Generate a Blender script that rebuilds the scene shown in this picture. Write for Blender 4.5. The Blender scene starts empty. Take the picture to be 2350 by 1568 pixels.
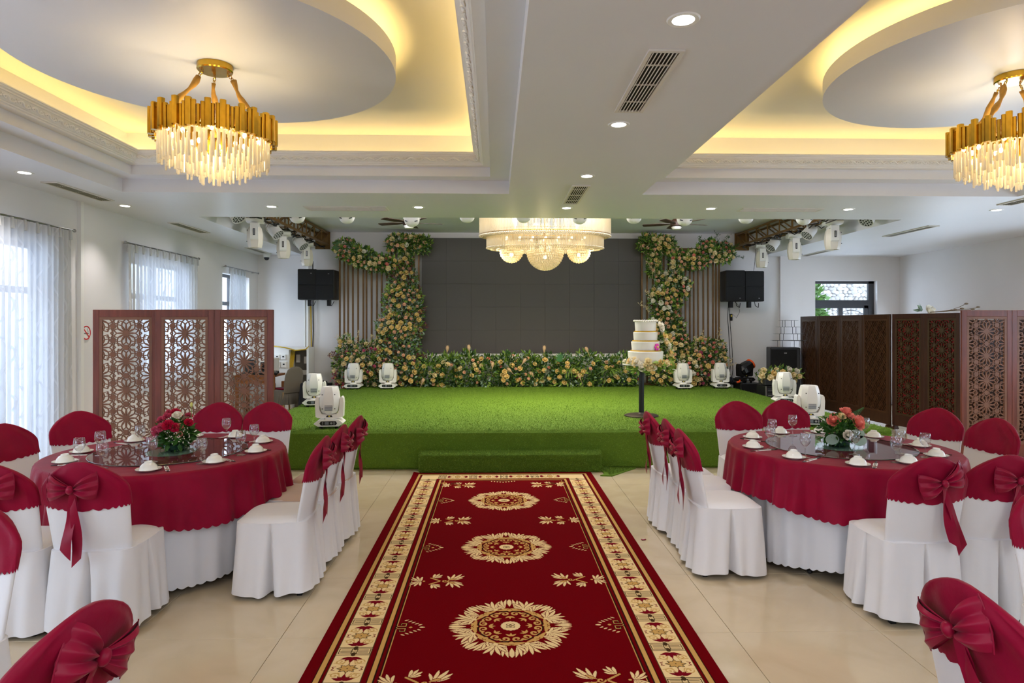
import bpy, math, random
import numpy as np
from mathutils import Vector, Matrix, Euler
PI = math.pi
random.seed(7)
SC = bpy.context.scene
COL = SC.collection

# ------------------------------------------------------------------ camera, world, exposure
F_PX, CAM_H, YAW = 1475.0, 1.65, math.atan(39 / 1475.0)
cam_data = bpy.data.cameras.new('camera')
cam_data.sensor_fit = 'HORIZONTAL'
cam_data.sensor_width = 36.0
cam_data.lens = 36.0 * F_PX / 2350.0
cam_data.shift_y = -37.0 / 2350.0
cam_data.clip_start = 0.05
cam_data.clip_end = 200
cam = bpy.data.objects.new('camera', cam_data)
COL.objects.link(cam)
cam.location = (0, 0, CAM_H)
cam.rotation_euler = (PI / 2, 0, -YAW)
SC.camera = cam

SC.view_settings.view_transform = 'Standard'
SC.view_settings.look = 'None'
SC.view_settings.gamma = 1.0
SC.view_settings.use_curve_mapping = False
SC.view_settings.exposure = 0.38
SC.cycles.use_denoising = True
SC.cycles.max_bounces = 10
SC.cycles.diffuse_bounces = 5
SC.cycles.glossy_bounces = 4
SC.cycles.transmission_bounces = 8
SC.cycles.transparent_max_bounces = 20
SC.cycles.sample_clamp_indirect = 4.0
SC.cycles.caustics_reflective = False
SC.cycles.caustics_refractive = False

world = bpy.data.worlds.new('world')
SC.world = world
world.use_nodes = True
wn = world.node_tree
wn.nodes['Background'].inputs[0].default_value = (0.74, 0.84, 1.0, 1)
wn.nodes['Background'].inputs[1].default_value = 6.2

def add_light(name, kind, loc, energy, color=(1, 1, 1), rot=(0, 0, 0), size=0.1, size_y=None, spot=None, parent=None, spread=None):
    d = bpy.data.lights.new(name, kind)
    d.energy = energy
    d.color = color
    if kind == 'AREA':
        d.size = size
        if size_y:
            d.shape = 'RECTANGLE'
            d.size_y = size_y
        if spread:
            d.spread = spread
    else:
        d.shadow_soft_size = size
    if spot:
        d.spot_size = spot
        d.spot_blend = 1.0
    o = bpy.data.objects.new(name, d)
    COL.objects.link(o)
    o.location = loc
    o.rotation_euler = rot
    if parent:
        o.parent = parent
    return o

# unseen fill lamps added under the rear ceiling (behind the camera)
for (x, y) in ((-2.4, -0.6), (0.9, -0.6), (4.2, -0.6), (-2.4, -2.8), (0.9, -2.8), (4.2, -2.8)):
    add_light('rear_fill_lamp', 'AREA', (x, y, 3.05), 32, (0.95, 0.945, 1.0), (0, 0, 0), 1.2, 1.2)
DOWN_W = 44
DOWN_COL = (1.0, 0.945, 0.95)

STAGE_FILL = [(x, 9.30, 3.52) for x in (-1.3, .85, 3.0)]      # added cool fill lamps, unseen above the front beam of the stage recess
for p in STAGE_FILL:
    add_light('stage_fill_lamp', 'AREA', p, 58, (0.98, 0.95, 1.0), (math.radians(15), 0, 0), 1.6, .5)

# ------------------------------------------------------------------ helpers
def S(r, g, b):
    def f(c):
        c /= 255.0
        return c / 12.92 if c <= 0.04045 else ((c + 0.055) / 1.055) ** 2.4
    return (f(r), f(g), f(b), 1.0)

_cy, _sy = math.cos(YAW), math.sin(YAW)
def _ray(px, py):
    a, b = (px - 1175) / F_PX, (747 - py) / F_PX
    return a * _cy + _sy, _cy - a * _sy, b
def atz(px, py, z):
    r = _ray(px, py); t = (z - CAM_H) / r[2]
    return r[0] * t, r[1] * t
def aty(px, py, y):
    r = _ray(px, py); t = y / r[1]
    return r[0] * t, CAM_H + r[2] * t

class MB:
    """collects geometry for one mesh"""
    def __init__(self):
        self.v, self.f = [], []
    def add(self, vs, fs, M=None):
        o = len(self.v)
        if M is not None:
            vs = [M @ Vector(p) for p in vs]
        self.v.extend([tuple(p) for p in vs])
        self.f.extend([tuple(i + o for i in f) for f in fs])
        return self
    def box(self, c, s, rot=None, taper=1.0, M=None):
        hx, hy, hz = s[0] / 2, s[1] / 2, s[2] / 2
        vs = [(-hx, -hy, -hz), (hx, -hy, -hz), (hx, hy, -hz), (-hx, hy, -hz),
              (-hx * taper, -hy * taper, hz), (hx * taper, -hy * taper, hz), (hx * taper, hy * taper, hz), (-hx * taper, hy * taper, hz)]
        T = Matrix.Translation(c)
        if rot:
            T = T @ Euler(rot).to_matrix().to_4x4()
        if M is not None:
            T = M @ T
        return self.add(vs, [(3, 2, 1, 0), (4, 5, 6, 7), (0, 1, 5, 4), (1, 2, 6, 5), (2, 3, 7, 6), (3, 0, 4, 7)], T)
    def span(self, a, b):
        return self.box([(a[i] + b[i]) / 2 for i in range(3)], [abs(b[i] - a[i]) for i in range(3)])
    def bevbox(self, c, s, bev, rot=None, M=None):
        """box with chamfered edges"""
        hx, hy, hz = s[0] / 2, s[1] / 2, s[2] / 2
        b = min(bev, hx * .99, hy * .99, hz * .99)
        loops = []
        for z, k in ((-hz, b), (-hz + b, 0), (hz - b, 0), (hz, b)):
            x, y = hx - k, hy - k
            loops.append([(-x + b * (k == 0), -y, z), (x - b * (k == 0), -y, z), (x, -y + b * (k == 0), z), (x, y - b * (k == 0), z),
                          (x - b * (k == 0), y, z), (-x + b * (k == 0), y, z), (-x, y - b * (k == 0), z), (-x, -y + b * (k == 0), z)])
        T = Matrix.Translation(c)
        if rot:
            T = T @ Euler(rot).to_matrix().to_4x4()
        if M is not None:
            T = M @ T
        return self.loft(loops, True, True, M=T)
    def loft(self, loops, cap0=False, cap1=False, closed=True, M=None):
        n = len(loops[0]); vs = [p for l in loops for p in l]; fs = []
        for i in range(len(loops) - 1):
            for j in range(n if closed else n - 1):
                k = (j + 1) % n
                fs.append((i * n + j, i * n + k, (i + 1) * n + k, (i + 1) * n + j))
        if cap0:
            fs.append(tuple(range(n - 1, -1, -1)))
        if cap1:
            fs.append(tuple((len(loops) - 1) * n + j for j in range(n)))
        return self.add(vs, fs, M)
    def cyl(self, p0, p1, r0, r1=None, n=12, caps=True, M=None):
        r1 = r0 if r1 is None else r1
        p0, p1 = Vector(p0), Vector(p1)
        d = (p1 - p0)
        q = d.to_track_quat('Z', 'Y').to_matrix()
        loops = []
        for p, r in ((p0, r0), (p1, r1)):
            loops.append([p + q @ Vector((r * math.cos(2 * PI * k / n), r * math.sin(2 * PI * k / n), 0)) for k in range(n)])
        return self.loft(loops, caps, caps, M=M)
    def tube(self, pts, r, n=6, caps=True, M=None):
        pts = [Vector(p) for p in pts]
        loops = []
        ref = None
        for i, p in enumerate(pts):
            d = (pts[min(i + 1, len(pts) - 1)] - pts[max(i - 1, 0)])
            if d.length < 1e-9:
                d = Vector((0, 0, 1))
            d.normalize()
            if ref is None:
                ref = Vector((0, 0, 1)) if abs(d.z) < .9 else Vector((1, 0, 0))
            u = d.cross(ref)
            if u.length < 1e-6:
                u = d.orthogonal()
            u.normalize()
            w = u.cross(d); ref = w
            rr = r[i] if isinstance(r, (list, tuple)) else r
            loops.append([p + rr * (math.cos(2 * PI * k / n) * u + math.sin(2 * PI * k / n) * w) for k in range(n)])
        return self.loft(loops, caps, caps, M=M)
    def lathe(self, prof, n=24, c=(0, 0, 0), M=None, sx=1.0, sy=1.0):
        loops = []
        for r, z in prof:
            loops.append([(c[0] + sx * r * math.cos(2 * PI * k / n), c[1] + sy * r * math.sin(2 * PI * k / n), c[2] + z) for k in range(n)])
        return self.loft(loops, False, False, M=M)
    def sphere(self, c, r, n=8, m=6, sc=(1, 1, 1), M=None):
        loops = []
        for i in range(1, m):
            a = PI * i / m
            loops.append([(c[0] + sc[0] * r * math.sin(a) * math.cos(2 * PI * k / n), c[1] + sc[1] * r * math.sin(a) * math.sin(2 * PI * k / n),
                           c[2] - sc[2] * r * math.cos(a)) for k in range(n)])
        o = len(self.v)
        self.loft(loops, False, False, M=M)
        b, t = Vector((c[0], c[1], c[2] - sc[2] * r)), Vector((c[0], c[1], c[2] + sc[2] * r))
        if M is not None:
            b, t = M @ b, M @ t
        self.v += [tuple(b), tuple(t)]
        e = len(self.v)
        for k in range(n):
            self.f.append((o + (k + 1) % n, o + k, e - 2))
            q = o + (m - 2) * n
            self.f.append((q + k, q + (k + 1) % n, e - 1))
        return self
    def grid(self, fn, nu, nv, closed_u=False, M=None):
        vs = [fn(i / (nu - (0 if closed_u else 1)), j / (nv - 1)) for j in range(nv) for i in range(nu)]
        fs = []
        for j in range(nv - 1):
            for i in range(nu if closed_u else nu - 1):
                k = (i + 1) % nu
                fs.append((j * nu + i, j * nu + k, (j + 1) * nu + k, (j + 1) * nu + i))
        return self.add(vs, fs, M)
    def poly(self, pts, h, z0=0.0, M=None):
        """flat polygon (x,y) extruded from z0 to z0+h"""
        return self.loft([[(p[0], p[1], z0) for p in pts], [(p[0], p[1], z0 + h) for p in pts]], True, True, M=M)
    def mesh(self, name, mat, smooth=None):
        me = bpy.data.meshes.new(name)
        me.from_pydata(self.v, [], self.f)
        if mat is not None:
            me.materials.append(mat)
        if smooth is not None:
            me.polygons.foreach_set('use_smooth', [True] * len(me.polygons))
            if smooth < 179:
                me.set_sharp_from_angle(angle=math.radians(smooth))
        me.update()
        return me
    def build(self, name, mat, parent=None, smooth=None, loc=None, rot=None):
        return link(name, self.mesh(name, mat, smooth), parent, loc, rot)

def link(name, me, parent=None, loc=None, rot=None):
    o = bpy.data.objects.new(name, me)
    COL.objects.link(o)
    if parent is not None:
        o.parent = parent
    if loc is not None:
        o.location = loc
    if rot is not None:
        o.rotation_euler = rot
    return o

def tag(o, label=None, cat=None, group=None, kind=None):
    if label: o['label'] = label
    if cat: o['category'] = cat
    if group: o['group'] = group
    if kind: o['kind'] = kind
    return o
def thing(name, label, cat, loc=(0, 0, 0), rz=0.0, group=None, rot=None):
    o = bpy.data.objects.new(name, None)
    COL.objects.link(o)
    o.empty_display_size = .1
    o.location = loc
    o.rotation_euler = rot if rot else (0, 0, rz)
    return tag(o, label, cat, group)
def struct(o):
    o['kind'] = 'structure'
    return o
def dup(root, label=None, loc=None, rz=None, group=None, rot=None):
    def cp(o, parent):
        c = o.copy()
        COL.objects.link(c)
        c.parent = parent
        for ch in kids.get(o.name, ()):
            cp(ch, c)
        return c
    kids = {}
    def collect(o):
        kids[o.name] = list(o.children)
        for ch in kids[o.name]:
            collect(ch)
    collect(root)
    r = cp(root, None)
    if label: r['label'] = label
    if group: r['group'] = group
    if loc is not None: r.location = loc
    if rz is not None: r.rotation_euler = (0, 0, rz)
    if rot is not None: r.rotation_euler = rot
    return r

# ------------------------------------------------------------------ materials
def mat(name, col, rough=.5, metal=0.0, spec=.5, var=0.0, vscale=6.0, bump=0.0, bscale=60.0, trans=0.0, ior=1.45,
        emit=None, estr=0.0, sheen=0.0, coat=0.0, island=0.0, stretch=None, alpha=1.0, translucent=0.0):
    m = bpy.data.materials.new(name)
    m.use_nodes = True
    nt = m.node_tree; N = nt.nodes; L = nt.links
    p = N['Principled BSDF']
    p.inputs['Base Color'].default_value = col
    p.inputs['Roughness'].default_value = rough
    p.inputs['Metallic'].default_value = metal
    p.inputs['Specular IOR Level'].default_value = spec
    p.inputs['Transmission Weight'].default_value = trans
    p.inputs['IOR'].default_value = ior
    p.inputs['Sheen Weight'].default_value = sheen
    p.inputs['Coat Weight'].default_value = coat
    p.inputs['Alpha'].default_value = alpha
    if emit:
        p.inputs['Emission Color'].default_value = emit
        p.inputs['Emission Strength'].default_value = estr
    tc = N.new('ShaderNodeTexCoord')
    vec = tc.outputs['Object']
    if stretch:
        mp = N.new('ShaderNodeMapping')
        mp.inputs['Scale'].default_value = stretch
        L.new(vec, mp.inputs['Vector']); vec = mp.outputs['Vector']
    if var or island:
        hv = N.new('ShaderNodeHueSaturation')
        hv.inputs['Color'].default_value = col
        mr = N.new('ShaderNodeMapRange')
        if island:
            g = N.new('ShaderNodeNewGeometry')
            L.new(g.outputs['Random Per Island'], mr.inputs['Value'])
            a = island
        else:
            nz = N.new('ShaderNodeTexNoise')
            nz.inputs['Scale'].default_value = vscale
            nz.inputs['Detail'].default_value = 5
            L.new(vec, nz.inputs['Vector']); L.new(nz.outputs['Fac'], mr.inputs['Value'])
            mr.inputs['From Min'].default_value = .3; mr.inputs['From Max'].default_value = .7
            a = var
        mr.inputs['To Min'].default_value = 1 - a
        mr.inputs['To Max'].default_value = 1 + a
        L.new(mr.outputs['Result'], hv.inputs['Value'])
        L.new(hv.outputs['Color'], p.inputs['Base Color'])
    if bump:
        nb = N.new('ShaderNodeTexNoise')
        nb.inputs['Scale'].default_value = bscale
        nb.inputs['Detail'].default_value = 4
        L.new(vec, nb.inputs['Vector'])
        bp = N.new('ShaderNodeBump')
        bp.inputs['Strength'].default_value = bump
        bp.inputs['Distance'].default_value = .01
        L.new(nb.outputs['Fac'], bp.inputs['Height']); L.new(bp.outputs['Normal'], p.inputs['Normal'])
    if translucent:
        t = N.new('ShaderNodeBsdfTranslucent')
        t.inputs['Color'].default_value = col
        mx = N.new('ShaderNodeMixShader')
        mx.inputs[0].default_value = translucent
        L.new(p.outputs[0], mx.inputs[1]); L.new(t.outputs[0], mx.inputs[2])
        L.new(mx.outputs[0], N['Material Output'].inputs['Surface'])
    return m

def emis(name, col, strength):
    m = bpy.data.materials.new(name); m.use_nodes = True
    N = m.node_tree.nodes; L = m.node_tree.links
    N.remove(N['Principled BSDF'])
    e = N.new('ShaderNodeEmission')
    e.inputs[0].default_value = col; e.inputs[1].default_value = strength
    L.new(e.outputs[0], N['Material Output'].inputs['Surface'])
    return m

M = {}
def crystal_mat(name, col, transp, transl):
    """cut crystal: part clear, part glowing with the light inside, glossy skin"""
    m = bpy.data.materials.new(name); m.use_nodes = True
    N = m.node_tree.nodes; L = m.node_tree.links
    N.remove(N['Principled BSDF'])
    t = N.new('ShaderNodeBsdfTransparent'); t.inputs[0].default_value = (.97, .96, .93, 1)
    tl = N.new('ShaderNodeBsdfTranslucent'); tl.inputs[0].default_value = col
    df = N.new('ShaderNodeBsdfDiffuse'); df.inputs[0].default_value = col
    g = N.new('ShaderNodeBsdfGlossy'); g.inputs['Roughness'].default_value = .08
    a = N.new('ShaderNodeMixShader'); a.inputs[0].default_value = transl
    L.new(df.outputs[0], a.inputs[1]); L.new(tl.outputs[0], a.inputs[2])
    b = N.new('ShaderNodeMixShader'); b.inputs[0].default_value = .22
    L.new(a.outputs[0], b.inputs[1]); L.new(g.outputs[0], b.inputs[2])
    c = N.new('ShaderNodeMixShader'); c.inputs[0].default_value = transp
    L.new(b.outputs[0], c.inputs[1]); L.new(t.outputs[0], c.inputs[2])
    L.new(c.outputs[0], N['Material Output'].inputs['Surface'])
    return m
M['wall'] = mat('wall_paint', S(228, 224, 221), .42, var=.02, vscale=1.5, bump=.03, bscale=30)
M['ceiling'] = mat('ceiling_paint', S(228, 227, 228), .38, var=.015, vscale=1.2)
M['mould'] = mat('plaster_moulding', S(236, 233, 226), .5)
M['trayup'] = mat('tray_paint', S(232, 226, 210), .5)
M['led'] = emis('cove_led', (1.0, .72, .27, 1), 17.0)
M['grout'] = mat('grout', S(120, 104, 78), .8)
M['white_cloth'] = mat('white_cotton', S(222, 221, 223), .75, sheen=.2, bump=.10, bscale=25, var=.01)
M['white_skirt'] = mat('white_skirting_cloth', S(214, 216, 222), .7, sheen=.2, bump=.06, bscale=18)
M['red'] = mat('burgundy_satin', S(134, 0, 42), .5, spec=.14, sheen=.06, var=.13, vscale=5, bump=.30, bscale=16)
M['red2'] = mat('burgundy_satin_bow', S(136, 0, 44), .40, spec=.25, sheen=.06, var=.1, vscale=9, bump=.08, bscale=30)
M['beige'] = mat('beige_upholstery', S(196, 172, 156), .7, sheen=.2, var=.03)
M['gold_leg'] = mat('gold_painted_metal', S(190, 140, 60), .3, .9)
M['black'] = mat('black_plastic', S(22, 22, 24), .45)
M['blackr'] = mat('black_rubber', S(14, 14, 15), .8)
M['darkgrey'] = mat('dark_grey_paint', S(44, 46, 50), .5, bump=.05, bscale=150)
M['grille'] = mat('speaker_grille', S(12, 12, 13), .75, bump=.3, bscale=300)
M['white_plastic'] = mat('white_plastic', S(236, 234, 228), .32)
M['cream_plastic'] = mat('cream_plastic', S(230, 222, 208), .35)
M['brass'] = mat('brushed_brass', S(192, 154, 58), .20, 1.0, var=.12, vscale=20)
M['brass_dark'] = mat('dark_brass', S(160, 118, 40), .3, 1.0)
M['goldcloth'] = mat('gold_chain_sleeve', S(172, 124, 40), .65, sheen=.1, var=.15, vscale=30, bump=.3, bscale=60)
M['porcelain'] = mat('white_porcelain', S(238, 238, 230), .12, coat=.4)
M['paper'] = mat('white_paper', S(240, 238, 236), .7)
M['chopstick'] = mat('dark_chopstick', S(42, 30, 26), .4)
M['brownpaper'] = mat('brown_paper_tab', S(140, 84, 62), .7)
M['woodred'] = mat('mahogany_stain', S(112, 58, 44), .38, var=.22, vscale=5, stretch=(6, 6, .7), bump=.03, bscale=40)
M['woodlat'] = mat('carved_panel_brown', S(122, 82, 60), .5, var=.10, vscale=5)
M['woodmid'] = mat('mid_brown_stain', S(62, 33, 20), .4, var=.2, vscale=5, stretch=(6, 6, .7))
M['wooddark'] = mat('dark_walnut_stain', S(66, 41, 24), .33, var=.2, vscale=5, stretch=(6, 6, .7))
M['woodlatdark'] = mat('carved_panel_dark', S(78, 50, 30), .28, var=.12, vscale=6)
M['woodlatmid'] = mat('carved_panel_olive', S(66, 46, 22), .45, var=.12, vscale=6)
M['redback'] = mat('red_backing_cloth', S(140, 8, 18), .7)
M['darkback'] = mat('dark_brown_backing', S(30, 18, 11), .6)
M['pole'] = mat('gilded_brown_pole', S(112, 82, 48), .4, .35, var=.2, vscale=4)
M['truss'] = mat('bronze_truss', S(120, 88, 44), .5, .3, var=.15)
M['screen'] = mat('led_screen_face', S(78, 73, 71), .55, bump=.04, bscale=200)
M['screenframe'] = mat('screen_edge', S(40, 38, 38), .5)
M['alu'] = mat('dark_window_aluminium', S(72, 73, 76), .4, .3)
M['ventw'] = mat('vent_paint', S(222, 216, 204), .5)
M['ventslat'] = mat('vent_slat_grey', S(150, 146, 134), .5)
M['ventd'] = mat('vent_dark', S(40, 38, 34), .8)
M['steel'] = mat('brushed_steel', S(170, 170, 172), .3, 1.0)
M['yellowcable'] = mat('yellow_cable', S(196, 160, 34), .5)
M['greycloth'] = mat('grey_chair_cover', S(112, 104, 90), .8, sheen=.2, bump=.1, bscale=30)
M['orange'] = mat('orange_plastic', S(224, 84, 28), .4)
M['deskwood'] = mat('desk_wood', S(140, 86, 40), .45, var=.15)
M['fanwood'] = mat('dark_fan_blade', S(58, 36, 24), .45, var=.2, vscale=8)
M['lampwhite'] = emis('downlight_lens', (1.0, .97, .9, 1), 14.0)
M['bulb'] = emis('warm_bulb', (1.0, .78, .42, 1), 60.0)
M['bulb2'] = emis('warm_bulb_stage', (1.0, .80, .48, 1), 7.0)
M['crystal'] = crystal_mat('clear_crystal', (1.0, .92, .74, 1), .30, .45)
M['crystalrod'] = crystal_mat('warm_crystal_rod', (.84, .77, .60, 1), .40, .6)
M['bead'] = crystal_mat('crystal_bead', (.80, .72, .54, 1), .42, .4)
M['icing'] = mat('white_icing', S(240, 236, 226), .55, bump=.05, bscale=90)
M['goldtrim'] = mat('gold_sequin', S(214, 172, 60), .3, .9, bump=.8, bscale=120)
M['magenta'] = mat('magenta_petal', S(220, 60, 170), .5)
M['soil'] = mat('green_tray', S(30, 58, 40), .6)
M['potglass'] = mat('green_glass_bowl', S(28, 66, 52), .1, trans=.3)
M['stone'] = None

def wine_glass_mat(name, tint, mixv, gain=.75):
    """thin clear glass"""
    m = bpy.data.materials.new(name); m.use_nodes = True
    N = m.node_tree.nodes; L = m.node_tree.links
    N.remove(N['Principled BSDF'])
    t = N.new('ShaderNodeBsdfTransparent'); t.inputs[0].default_value = tint
    g = N.new('ShaderNodeBsdfGlossy'); g.inputs['Roughness'].default_value = .02
    f = N.new('ShaderNodeLayerWeight'); f.inputs[0].default_value = .5
    pw = N.new('ShaderNodeMath'); pw.operation = 'POWER'; pw.inputs[1].default_value = 3.5
    L.new(f.outputs['Facing'], pw.inputs[0])
    mr = N.new('ShaderNodeMath'); mr.operation = 'MULTIPLY_ADD'
    mr.inputs[1].default_value = gain; mr.inputs[2].default_value = mixv
    L.new(pw.outputs[0], mr.inputs[0])
    mx = N.new('ShaderNodeMixShader')
    L.new(mr.outputs[0], mx.inputs[0]); L.new(t.outputs[0], mx.inputs[1]); L.new(g.outputs[0], mx.inputs[2])
    L.new(mx.outputs[0], N['Material Output'].inputs['Surface'])
    return m
M['wineglass'] = wine_glass_mat('clear_wine_glass', (.965, .97, .975, 1), .09, .95)
M['turnglass'] = wine_glass_mat('turntable_glass', (.78, .83, .82, 1), .09, .8)
M['turnedge'] = mat('turntable_glass_edge', S(26, 44, 40), .15, trans=.3)
M['pane'] = wine_glass_mat('window_pane', (.93, .97, 1.0, 1), .02)

def curtain_mat():
    m = bpy.data.materials.new('sheer_curtain'); m.use_nodes = True
    N = m.node_tree.nodes; L = m.node_tree.links
    N.remove(N['Principled BSDF'])
    tc = N.new('ShaderNodeTexCoord')
    sep = N.new('ShaderNodeSeparateXYZ'); L.new(tc.outputs['UV'], sep.inputs[0])
    # wavy woven lines running down the cloth
    si = N.new('ShaderNodeMath'); si.operation = 'SINE'
    k = N.new('ShaderNodeMath'); k.operation = 'MULTIPLY'; k.inputs[1].default_value = 13.0
    L.new(sep.outputs[1], k.inputs[0]); L.new(k.outputs[0], si.inputs[0])
    a = N.new('ShaderNodeMath'); a.operation = 'MULTIPLY_ADD'; a.inputs[1].default_value = .030
    L.new(si.outputs[0], a.inputs[0]); L.new(sep.outputs[0], a.inputs[2])
    fr = N.new('ShaderNodeMath'); fr.operation = 'PINGPONG'; fr.inputs[1].default_value = .065
    L.new(a.outputs[0], fr.inputs[0])
    lt = N.new('ShaderNodeMath'); lt.operation = 'LESS_THAN'; lt.inputs[1].default_value = .0055
    L.new(fr.outputs[0], lt.inputs[0])
    d = N.new('ShaderNodeBsdfDiffuse'); d.inputs[0].default_value = S(246, 245, 240)
    t = N.new('ShaderNodeBsdfTranslucent'); t.inputs[0].default_value = S(136, 143, 158)
    tr = N.new('ShaderNodeBsdfTransparent')
    m1 = N.new('ShaderNodeMixShader'); m1.inputs[0].default_value = .40
    L.new(d.outputs[0], m1.inputs[1]); L.new(t.outputs[0], m1.inputs[2])
    fac = N.new('ShaderNodeMath'); fac.operation = 'MULTIPLY_ADD'; fac.inputs[1].default_value = .12; fac.inputs[2].default_value = .86
    L.new(lt.outputs[0], fac.inputs[0])
    m2 = N.new('ShaderNodeMixShader')
    L.new(fac.outputs[0], m2.inputs[0]); L.new(tr.outputs[0], m2.inputs[1]); L.new(m1.outputs[0], m2.inputs[2])
    L.new(m2.outputs[0], N['Material Output'].inputs['Surface'])
    return m
M['curtain'] = curtain_mat()

def tile_mat():
    m = mat('polished_tile', S(203, 182, 148), .09, spec=.5, var=.05, vscale=1.6)
    nt = m.node_tree; N = nt.nodes; L = nt.links
    p = N['Principled BSDF']
    g = N.new('ShaderNodeNewGeometry')
    nz = N.new('ShaderNodeTexNoise'); nz.inputs['Scale'].default_value = 2.2; nz.inputs['Detail'].default_value = 8
    nz.inputs['Distortion'].default_value = 1.6
    L.new(g.outputs['Position'], nz.inputs['Vector'])
    cr = N.new('ShaderNodeValToRGB')
    cr.color_ramp.elements[0].color = S(194, 177, 148); cr.color_ramp.elements[0].position = .35
    cr.color_ramp.elements[1].color = S(202, 186, 158); cr.color_ramp.elements[1].position = .68
    L.new(nz.outputs['Fac'], cr.inputs['Fac']); L.new(cr.outputs['Color'], p.inputs['Base Color'])
    return m
M['tile'] = tile_mat()

def turf_mat(name, c0, c1):
    m = mat(name, c0, .75, spec=.2)
    nt = m.node_tree; N = nt.nodes; L = nt.links
    p = N['Principled BSDF']
    g = N.new('ShaderNodeNewGeometry')
    nz = N.new('ShaderNodeTexNoise'); nz.inputs['Scale'].default_value = 260; nz.inputs['Detail'].default_value = 2
    L.new(g.outputs['Position'], nz.inputs['Vector'])
    ad = N.new('ShaderNodeMath'); ad.operation = 'MULTIPLY_ADD'; ad.inputs[1].default_value = .5
    L.new(g.outputs['Random Per Island'], ad.inputs[0])
    h = N.new('ShaderNodeMath'); h.operation = 'MULTIPLY'; h.inputs[1].default_value = .6
    L.new(nz.outputs['Fac'], h.inputs[0]); L.new(h.outputs[0], ad.inputs[2])
    cr = N.new('ShaderNodeValToRGB')
    cr.color_ramp.elements[0].color = c0; cr.color_ramp.elements[0].position = .25
    cr.color_ramp.elements[1].color = c1; cr.color_ramp.elements[1].position = .75
    L.new(ad.outputs[0], cr.inputs['Fac']); L.new(cr.outputs['Color'], p.inputs['Base Color'])
    bp = N.new('ShaderNodeBump'); bp.inputs['Strength'].default_value = .8; bp.inputs['Distance'].default_value = .02
    L.new(nz.outputs['Fac'], bp.inputs['Height']); L.new(bp.outputs['Normal'], p.inputs['Normal'])
    return m
M['turf'] = turf_mat('artificial_turf', S(62, 98, 20), S(124, 160, 52))
M['blade'] = turf_mat('turf_blade', S(78, 118, 28), S(156, 190, 80))
M['leafd'] = mat('dark_leaf', S(66, 104, 50), .5, island=.45, translucent=.2)
M['leafm'] = mat('olive_leaf', S(128, 158, 66), .5, island=.4, translucent=.2)
M['leafb'] = mat('eucalyptus_leaf', S(150, 172, 154), .55, island=.4, translucent=.15)
M['leafr'] = mat('burgundy_sprig', S(110, 50, 56), .6, island=.4, translucent=.1)
M['leafy'] = mat('ivory_sprig', S(226, 206, 160), .6, island=.25, translucent=.2)
ROSE = {k: mat('rose_' + k, c, .55, var=.10, vscale=30, translucent=.15) for k, c in dict(
    yellow=S(244, 216, 146), peach=S(246, 198, 166), cream=S(246, 228, 180), white=S(244, 238, 222), pink=S(240, 150, 134),
    rosepink=S(206, 96, 130), salmon=S(240, 142, 126), crimson=S(206, 20, 70), candy=S(214, 84, 118)).items()}

# ------------------------------------------------------------------ room shell
XL, XR, YB, YF, HC = -4.82, 8.45, 13.2, -4.5, 3.08
# floor slab with individual polished tiles (0.8 m, thin open joints)
floor = struct(MB().span((XL - .2, YF - .2, -.12), (XR + .2, YB + .2, -.006)).build('floor', M['grout']))
tb = MB()
tb.bevbox((0, 0, -.005), (.7975, .7975, .010), .0012)
tile_me = tb.mesh('tile', M['tile'])
for i in range(-8, 10):
    for j in range(-1, 14):
        x0, y0 = 1.27 + .8 * i, 3.42 + .8 * (j - 2)
        cx, cy = x0 + .4, y0 + .4
        if cx - .4 < XL - .85 or cx + .4 > XR + .85 or cy < .6:
            continue
        if cy > 8.2 and -2.6 < cx < 4.2:
            continue            # hidden under the stage
        link('tile', tile_me, floor, (cx, cy, 0))

def wall_y(name, x0, x1, ya, yb, z1, openings):
    m = MB()
    y = ya
    for (a, b, c, d) in sorted(openings):
        m.span((x0, y, 0), (x1, a, z1))
        if c > 0: m.span((x0, a, 0), (x1, b, c))
        m.span((x0, a, d), (x1, b, z1))
        y = b
    m.span((x0, y, 0), (x1, yb, z1))
    return struct(m.build(name, M['wall']))
WIN_L = [(-3.4, -1.4, .5, 2.5), (.2, 2.2, .5, 2.5), (4.3, 7.06, .04, 2.52), (8.62, 10.22, .9, 2.55), (11.50, 12.74, .9, 2.58)]  # first two openings are out of view, added for their daylight
wall_left = wall_y('wall_left', XL - .22, XL, YF, YB, 3.75, WIN_L)
FILL_WIN_R = [(-2.6, -.6, .9, 2.5), (1.0, 3.0, .9, 2.5), (4.4, 6.4, .9, 2.5), (7.2, 8.9, .9, 2.5), (9.6, 12.7, .25, 1.72)]  # unseen window openings, added to let in cool fill daylight
wall_right = wall_y('wall_right', XR, XR + .2, YF, YB, 3.75, FILL_WIN_R)
m = MB()
WX0, WX1, WZ0, WZ1 = 6.66, 7.97, 1.0, 2.58
m.span((XL - .22, YB, 0), (WX0, YB + .22, 3.75)).span((WX1, YB, 0), (XR + .2, YB + .22, 3.75))
m.span((WX0, YB, 0), (WX1, YB + .22, WZ0)).span((WX0, YB, WZ1), (WX1, YB + .22, 3.75))
wall_back = struct(m.build('wall_back', M['wall']))
wall_front = struct(MB().span((XL - .22, YF - .2, 0), (XR + .2, YF, 3.75)).build('wall_front', M['wall']))
# small pilaster lines and skirting on the back wall
struct(MB().span((5.90, 13.14, 0), (6.12, 13.2, 3.08)).build('trim_1', M['wall']))
struct(MB().span((XL, 7.545, 0), (XL + .045, 7.60, 3.08)).build('trim_2', M['white_plastic']))
struct(MB().span((XL, YB - .012, 0), (-2.96, YB, .10)).build('baseboard_back', M['wall']))

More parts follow.
